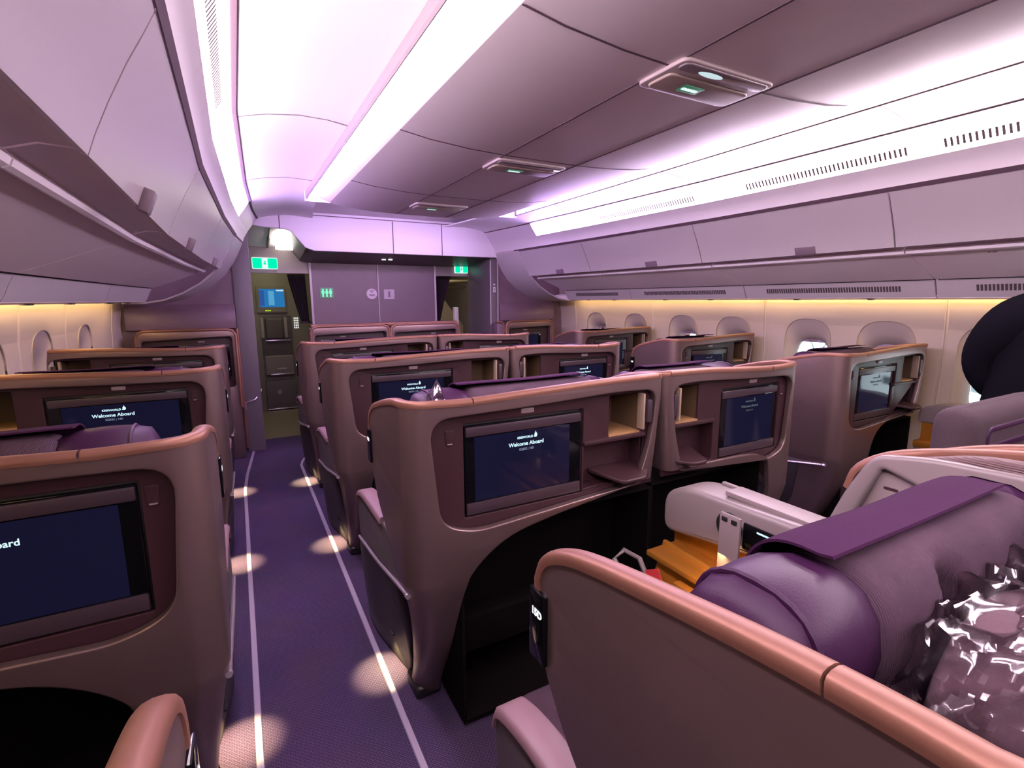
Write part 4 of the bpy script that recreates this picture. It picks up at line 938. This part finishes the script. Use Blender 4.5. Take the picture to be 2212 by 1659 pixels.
# ------------------------------------------------------------------ things around seat 15D
def console(x, y0, label):
    root = thing('centre_console', label, 'console', (x, y0, 0))
    cap = plate_bm(round_poly([(0, .78), (.58, .70), (.58, .84), (.49, .885), (.0, .895)], [.01, .05, .10, .05, .01]), (), .14, .018, 3)
    for v in cap.verts: v.co = Vector((v.co.z, v.co.x, v.co.y + (.58 - v.co.x) * .02))
    bm_obj('cap', cap, M_WHITE, root)
    box('lid', (.035, .04, .895), (.11, .36, .912), M_TAUPE, root, .005)
    box('lid_hinge', (.118, .0, .886), (.134, .44, .899), M_WHITE, root, .004)
    b = plate_bm([(-.02, .40), (.56, .40), (.57, .70), (-.02, .78)], (), .05, .004)
    for v in b.verts: v.co = Vector((v.co.z + .05, v.co.x, v.co.y))
    bm_obj('bronze_side', b, M_BRONZE, root)
    b = plate_bm([(.0, .50), (.54, .50), (.56, .67), (.0, .66)], (), .02, .006)
    for v in b.verts:
        v.co = Vector((-.075 + v.co.z + (.67 - v.co.y) * -.12 + .06 * (v.co.y > .64), v.co.x, v.co.y))
    bm_obj('bronze_shelf', b, M_BRONZE, root)
    bm = bmesh.new(); add_box(bm, (-.09, .0, .635), (.06, .56, .655), .006); bm_obj('bronze_ledge', bm, M_BRONZE, root)
    box('stowage_door', (-.13, .02, .42), (-.10, .40, .63), M_BRONZE, root, .006)
    box('lower_body', (-.09, .0, .0), (.13, .56, .50), M_TAUPE, root, .006)
    # pocket frame
    bm = bmesh.new(); add_tube(bm, [(-.16, .50, .46), (-.16, .64, .60), (-.10, .66, .61), (-.08, .60, .60), (-.10, .46, .46)], .009, 8); bm_obj('pocket_frame', bm, M_WHITE, root)
    sc = box('touch_panel', (-.006, .06, .775), (.004, .26, .855), M_GLASSBLK, root, .003)
    ic = emis('touch_icon', (.6, .85, 1.0), 1.2)
    box('icon', (-.008, .08, .79), (-.005, .10, .805), emis('touch_blue', (.05, .55, .9), 1.4), sc, .001)
    box('icon', (-.008, .155, .84), (-.005, .215, .845), ic, sc, .0005, 1)
    bm = bmesh.new(); add_tube(bm, [(-.007, .185 + .010 * math.cos(a * PI / 6), .812 + .012 * math.sin(a * PI / 6)) for a in range(12)], .0018, 6, True); bm_obj('icon', bm, ic, sc)
    box('icon', (-.008, .15, .786), (-.005, .20, .788), ic, sc, .0005, 1)
    dr = box('socket_door', (-.055, .235, .70), (-.045, .305, .885), M_TAUPE, root, .006)
    box('hook_slot', (-.058, .245, .862), (-.052, .263, .874), M_BLACK, dr, .001); box('hook_slot', (-.058, .277, .862), (-.052, .295, .874), M_BLACK, dr, .001)
    box('door_arm', (-.05, .295, .78), (.0, .31, .80), M_TAUPE, dr, .003)
    bm = bmesh.new(); bmesh.ops.create_cone(bm, cap_ends=True, segments=20, radius1=.045, radius2=.045, depth=.006)
    bmesh.ops.transform(bm, matrix=Matrix.Translation((-.001, .31, .82)) @ Matrix.Rotation(PI / 2, 4, 'Y'), verts=bm.verts); bm_obj('socket_well', bm, M_BLACK, root)
    return root
console(1.255, .63, 'white topped centre console with bronze side and lit touch panel beside the nearest seat')
ld = bpy.data.lights.new('console_lamp', 'AREA'); ld.energy = .9; ld.color = (1, .62, .25); ld.shape = 'RECTANGLE'; ld.size = .45; ld.size_y = .03
lo = bpy.data.objects.new('console_lamp', ld); COL.objects.link(lo); lo.location = (1.20, .92, .755); lo.rotation_euler = (0, math.radians(-25), 0)
# safety card and leaflet in the pocket
for k, (mm, lab, nm) in enumerate(((M_CARD, 'red printed card standing in the console pocket', 'card'), (M_PAPER, 'white leaflet beside the red card in the console pocket', 'leaflet'))):
    bm = bmesh.new(); add_box(bm, (-.004, -.03, -.06), (.0, .03, .06), .001, 1, M=Matrix.Translation((1.165 + k * .008, 1.13 + k * .006, .545 - k * .012)) @ Matrix.Rotation(math.radians(-28), 4, 'X') @ Matrix.Rotation(.15, 4, 'Z'))
    o = bm_obj('safety_' + nm, bm, mm); tag(o, lab, 'card')
# cream liner and stowage door on the inner face of the nearest seat's divider: parts of that seat
LX = .94
pl = plate_bm(round_poly([(.70, .86), (.648, 1.005), (.605, 1.095), (.58, 1.122), (.48, 1.142), (.05, 1.160), (.05, .86)], [.01, .03, .02, .02, .05, .02, .01]), [round_poly([(.640, .89), (.568, 1.092), (.50, 1.072), (.10, .93), (.10, .89)], [.01, .012, .04, .02, .01])], .03, .010)
for v in pl.verts: v.co = Vector((LX + v.co.z, v.co.x, v.co.y))
bm_obj('divider_liner', pl, M_WHITE, near15)
pl = plate_bm([(.655, .88), (.58, 1.10), (.06, 1.09), (.06, .88)], (), .01, .002)
for v in pl.verts: v.co = Vector((LX + .018 + v.co.z, v.co.x, v.co.y))
dd = bm_obj('divider_door', pl, M_TAUPE, near15)
for k, w in enumerate((.030, .012, .026)): box('door_marking', (LX + .0155, .565 - .04 * k - w, 1.040 - .004 * k), (LX + .0175, .565 - .04 * k, 1.046 - .004 * k), M_FACE, dd, .0005, 1)
pl = plate_bm(round_poly([(.66, .80), (.655, 1.02), (.60, 1.10), (.40, 1.165), (.05, 1.18), (.05, .80)], [.02, .08, .06, .05, .02, .02]), (), .04, .012)
for v in pl.verts: v.co = Vector((LX + .025 + v.co.z, v.co.x, v.co.y))
bm_obj('divider_lining', pl, M_RIB, near15)
# wrapped blanket behind the headrest of the nearest seat
rt = thing('wrapped_blanket', 'blanket sealed in clear plastic stuffed behind the headrest of the nearest seat', 'blanket', (1.0, .19, .98))
def crumple(bm, amp, seed, fr=9):
    rnd = random.Random(seed); ph = [rnd.random() * 6 for _ in range(9)]
    for v in bm.verts:
        c = v.co * fr
        v.co += Vector((math.sin(c.y * 1.7 + ph[0]) + math.sin(c.z * 2.3 + ph[1]), math.sin(c.x * 1.9 + ph[2]) + math.sin(c.z * 2.9 + ph[3]), math.sin(c.x * 2.2 + ph[4]) + math.sin(c.y * 3.1 + ph[5]) + .6 * math.sin(c.x * 5 + c.y * 4 + ph[6]))) * amp
def blob(sx, sy, sz, amp, seed, sub=5, fr=9):
    bm = bmesh.new(); bmesh.ops.create_cube(bm, size=2); bmesh.ops.subdivide_edges(bm, edges=bm.edges[:], cuts=2 ** (sub - 1), use_grid_fill=True)
    for v in bm.verts:
        c = v.co; k = (abs(c.x) ** 4 + abs(c.y) ** 4 + abs(c.z) ** 4) ** .25
        v.co = Vector((c.x / k * sx, c.y / k * sy, c.z / k * sz))
    crumple(bm, amp, seed, fr); return bm
bm_obj('blanket', blob(.30, .085, .085, .006, 3), M_BLANKET, rt, 80)
def film_mat():
    mt = bpy.data.materials.new('clear_film'); mt.use_nodes = True; nt = mt.node_tree; nt.nodes.remove(nt.nodes['Principled BSDF'])
    g = nt.nodes.new('ShaderNodeBsdfGlossy'); g.inputs['Roughness'].default_value = .10; g.inputs['Color'].default_value = (.95, .9, .95, 1)
    t = nt.nodes.new('ShaderNodeBsdfTransparent'); mx = nt.nodes.new('ShaderNodeMixShader'); fr = nt.nodes.new('ShaderNodeFresnel'); fr.inputs[0].default_value = 1.6
    ad = nt.nodes.new('ShaderNodeMath'); ad.operation = 'MULTIPLY_ADD'; ad.inputs[1].default_value = .85; ad.inputs[2].default_value = .03
    nt.links.new(fr.outputs[0], ad.inputs[0]); nt.links.new(ad.outputs[0], mx.inputs[0]); nt.links.new(t.outputs[0], mx.inputs[1]); nt.links.new(g.outputs[0], mx.inputs[2])
    nt.links.new(mx.outputs[0], nt.nodes['Material Output'].inputs[0]); return mt
M_FILM = film_mat()
f = blob(.325, .105, .100, .007, 11, 6, 15)
for v in f.verts:
    c = v.co
    v.co += c.normalized() * (.014 * (abs(math.sin(c.x * 37 + c.z * 23 + 2 * math.sin(c.y * 21))) ** 5) + .012 * (abs(math.sin(c.x * 23 - c.y * 57 + 1.5 * math.sin(c.x * 17))) ** 6))
bm_obj('plastic_wrap', f, M_FILM, rt, 20)
bm = blob(.045, .045, .045, .006, 21, 3, 40)
for v in bm.verts:
    k = .55 - .45 * v.co.z / .05; v.co.x *= k; v.co.y *= k
    v.co += Vector((.585, 1.62, 1.178))
o = bm_obj('plastic_bag', bm, M_FILM, None, 20); tag(o, 'small crumpled clear plastic bag on top of the largest middle seat', 'plastic bag')
# right sidewall ledge beside the window
rt = thing('window_ledge', 'cream ledge with bronze inside below the right window, beside the square headrest', 'ledge', (3.66, .75, 0))
pl = plate_bm(round_poly([(0, .74), (.72, .74), (.72, .83), (.60, .875), (0, .885)], [.01, .02, .05, .05, .01]), (), .12, .012)
for v in pl.verts: v.co = Vector((v.co.z, v.co.x, v.co.y))
bm_obj('top', pl, M_WHITE, rt); box('bronze_inside', (.01, .0, .45), (.12, .70, .74), M_BRONZE, rt, .004); box('bronze_ledge', (-.08, .0, .60), (.02, .70, .64), M_BRONZE, rt, .01); box('body', (-.06, 0, 0), (.12, .70, .60), M_TAUPE, rt, .006)

# ------------------------------------------------------------------ person in black by the right windows
def person():
    px, py = 3.03, .785
    root = thing('person', 'person in a black sweater with a bent elbow, standing at the right windows', 'person', (px, py, 0))
    V = lambda x, y, z: (x, y, z)
    verts = [V(0, 0, .92), V(.0, 0, 1.06), V(.03, 0, 1.22), V(.05, 0, 1.38), V(.09, 0, 1.455), V(.17, 0, 1.50),   # 0-5 spine
             V(.05, .06, 1.44), V(.0, .11, 1.41), V(-.02, .18, 1.30), V(-.03, .235, 1.20), V(.03, .17, 1.11), V(.14, .10, 1.05), V(.19, .05, 1.03),  # 6-12 left arm akimbo
             V(.05, -.16, 1.42), V(.07, -.26, 1.32), V(.10, -.31, 1.16), V(.20, -.28, 1.02), V(.30, -.24, .95),   # 13-17 right arm
             V(0, .10, .86), V(.02, .11, .50), V(-.01, .11, .10), V(.10, .12, .05), V(0, -.10, .86), V(.02, -.11, .50), V(-.01, -.11, .10), V(.10, -.12, .05)]
    E = [(0, 1), (1, 2), (2, 3), (3, 4), (4, 5), (3, 6), (6, 7), (7, 8), (8, 9), (9, 10), (10, 11), (11, 12), (3, 13), (13, 14), (14, 15), (15, 16), (16, 17), (0, 18), (18, 19), (19, 20), (20, 21), (0, 22), (22, 23), (23, 24), (24, 25)]
    R = [(.13, .16), (.15, .19), (.155, .20), (.145, .19), (.06, .07), (.052, .055), (.10, .10), (.11, .11), (.095, .095), (.05, .05), (.085, .085), (.05, .05), (.036, .036),
         (.085, .085), (.072, .072), (.06, .06), (.048, .048), (.036, .036), (.09, .09), (.062, .062), (.042, .042), (.035, .035), (.09, .09), (.062, .062), (.042, .042), (.035, .035)]
    me = skin_mesh(verts, E, R, 2); body = link('body', me, M_SKIN, root)
    def layer(nm, test, off, m):
        b = bmesh.new(); b.from_mesh(me); bmesh.ops.delete(b, geom=[f for f in b.faces if not test(f.calc_center_median())], context='FACES')
        b.normal_update()
        for v in b.verts: v.co += v.normal * off
        r = bm_obj(nm, b, m, body, 80); return r
    layer('sweater', lambda c: 0.90 < c.z < 1.56 and not (c.x > .115 and abs(c.y) < .075 and c.z > 1.455) and not (c.z < 1.075 and (c.x > .155 and abs(c.y) > .15)), .010, M_KNIT)
    layer('trousers', lambda c: .11 < c.z < .93, .008, M_TROUSER)
    layer('shoes', lambda c: c.z < .11, .008, M_BLACK)
    # head with face and hair
    hb = bmesh.new(); bmesh.ops.create_uvsphere(hb, u_segments=24, v_segments=16, radius=1)
    for v in hb.verts:
        c = v.co; k = 1 - .18 * max(0, -c.z); nose = .018 * math.exp(-((c.y / .12) ** 2 + ((c.z + .10) / .18) ** 2)) if c.x > 0 else 0
        v.co = Vector((.23 + c.x * .098 * k + nose, c.y * .076 * k, 1.545 + c.z * .118))
    hd = bm_obj('head', hb, M_SKIN, body, 80)
    for s in (-1, 1):
        b = bmesh.new(); bmesh.ops.create_uvsphere(b, u_segments=10, v_segments=6, radius=.011, matrix=Matrix.Translation((.319, s * .030, 1.555))); bm_obj('eye', b, M_PAPER, hd)
        b = bmesh.new(); bmesh.ops.create_uvsphere(b, u_segments=10, v_segments=6, radius=.03, matrix=Matrix.Translation((.220, s * .077, 1.54)) @ Matrix.Diagonal((.6, .3, 1, 1))); bm_obj('ear', b, M_SKIN, hd)
    b = bmesh.new(); add_box(b, (.306, -.022, 1.488), (.316, .022, 1.497), .003); bm_obj('mouth', b, mat('lips', (.4, .16, .14), .5), hd)
    b = bmesh.new(); bmesh.ops.create_uvsphere(b, u_segments=24, v_segments=16, radius=1)
    bmesh.ops.delete(b, geom=[f for f in b.faces if f.calc_center_median().x > .45 and f.calc_center_median().z < .55 or f.calc_center_median().z < -.55], context='FACES')
    for v in b.verts: v.co = Vector((.225 + v.co.x * .108, v.co.y * .088, 1.552 + v.co.z * .126))
    bm_obj('hair', b, M_HAIR, body, 80)
    # hands: palm and five fingers
    for (w, d, s) in ((Vector((.19, .07, 1.02)), Vector((.75, -.55, -.1)), 1), (Vector((.30, -.24, .95)), Vector((.85, .3, -.3)), -1)):
        d.normalize(); sd = d.cross(Vector((0, 0, 1))).normalized(); upv = sd.cross(d)
        vs = [w, w + d * .04, w + d * .085]; es = [(0, 1), (1, 2)]; rs = [(.026, .018), (.038, .015), (.036, .013)]
        for k in range(4):
            b0 = w + d * .085 + upv * (.027 - .018 * k); ln = (.065, .075, .07, .055)[k]; n0 = len(vs)
            vs += [b0, b0 + d * ln * .5 + sd * .006, b0 + d * ln + sd * .022]; es += [(2, n0), (n0, n0 + 1), (n0 + 1, n0 + 2)]; rs += [(.0095, .0095), (.0085, .0085), (.007, .007)]
        n0 = len(vs); vs += [w + d * .03 + upv * .03, w + d * .06 + upv * .052 + sd * .01, w + d * .088 + upv * .058 + sd * .018]; es += [(1, n0), (n0, n0 + 1), (n0 + 1, n0 + 2)]; rs += [(.013, .013), (.010, .010), (.0085, .0085)]
        hm = skin_mesh([tuple(v) for v in vs], es, rs, 1); link('hand', hm, M_SKIN, body)
person()

# ------------------------------------------------------------------ steelwork outside the right windows
rt = thing('terminal_truss', 'pale steel truss outside the right windows', 'truss', (9.0, 4.0, 0))
bm = bmesh.new()
for z in (.2, 2.6): add_tube(bm, [(0, -5, z), (0, 8, z)], .07, 8)
bm_obj('chord', bm, M_STEEL, rt)
for k in range(11):
    bm = bmesh.new(); y = -5 + k * 1.2; add_tube(bm, [(0, y, .2 if k % 2 else 2.6), (0, y + 1.2, 2.6 if k % 2 else .2)], .05, 8); bm_obj('brace', bm, M_STEEL, rt)
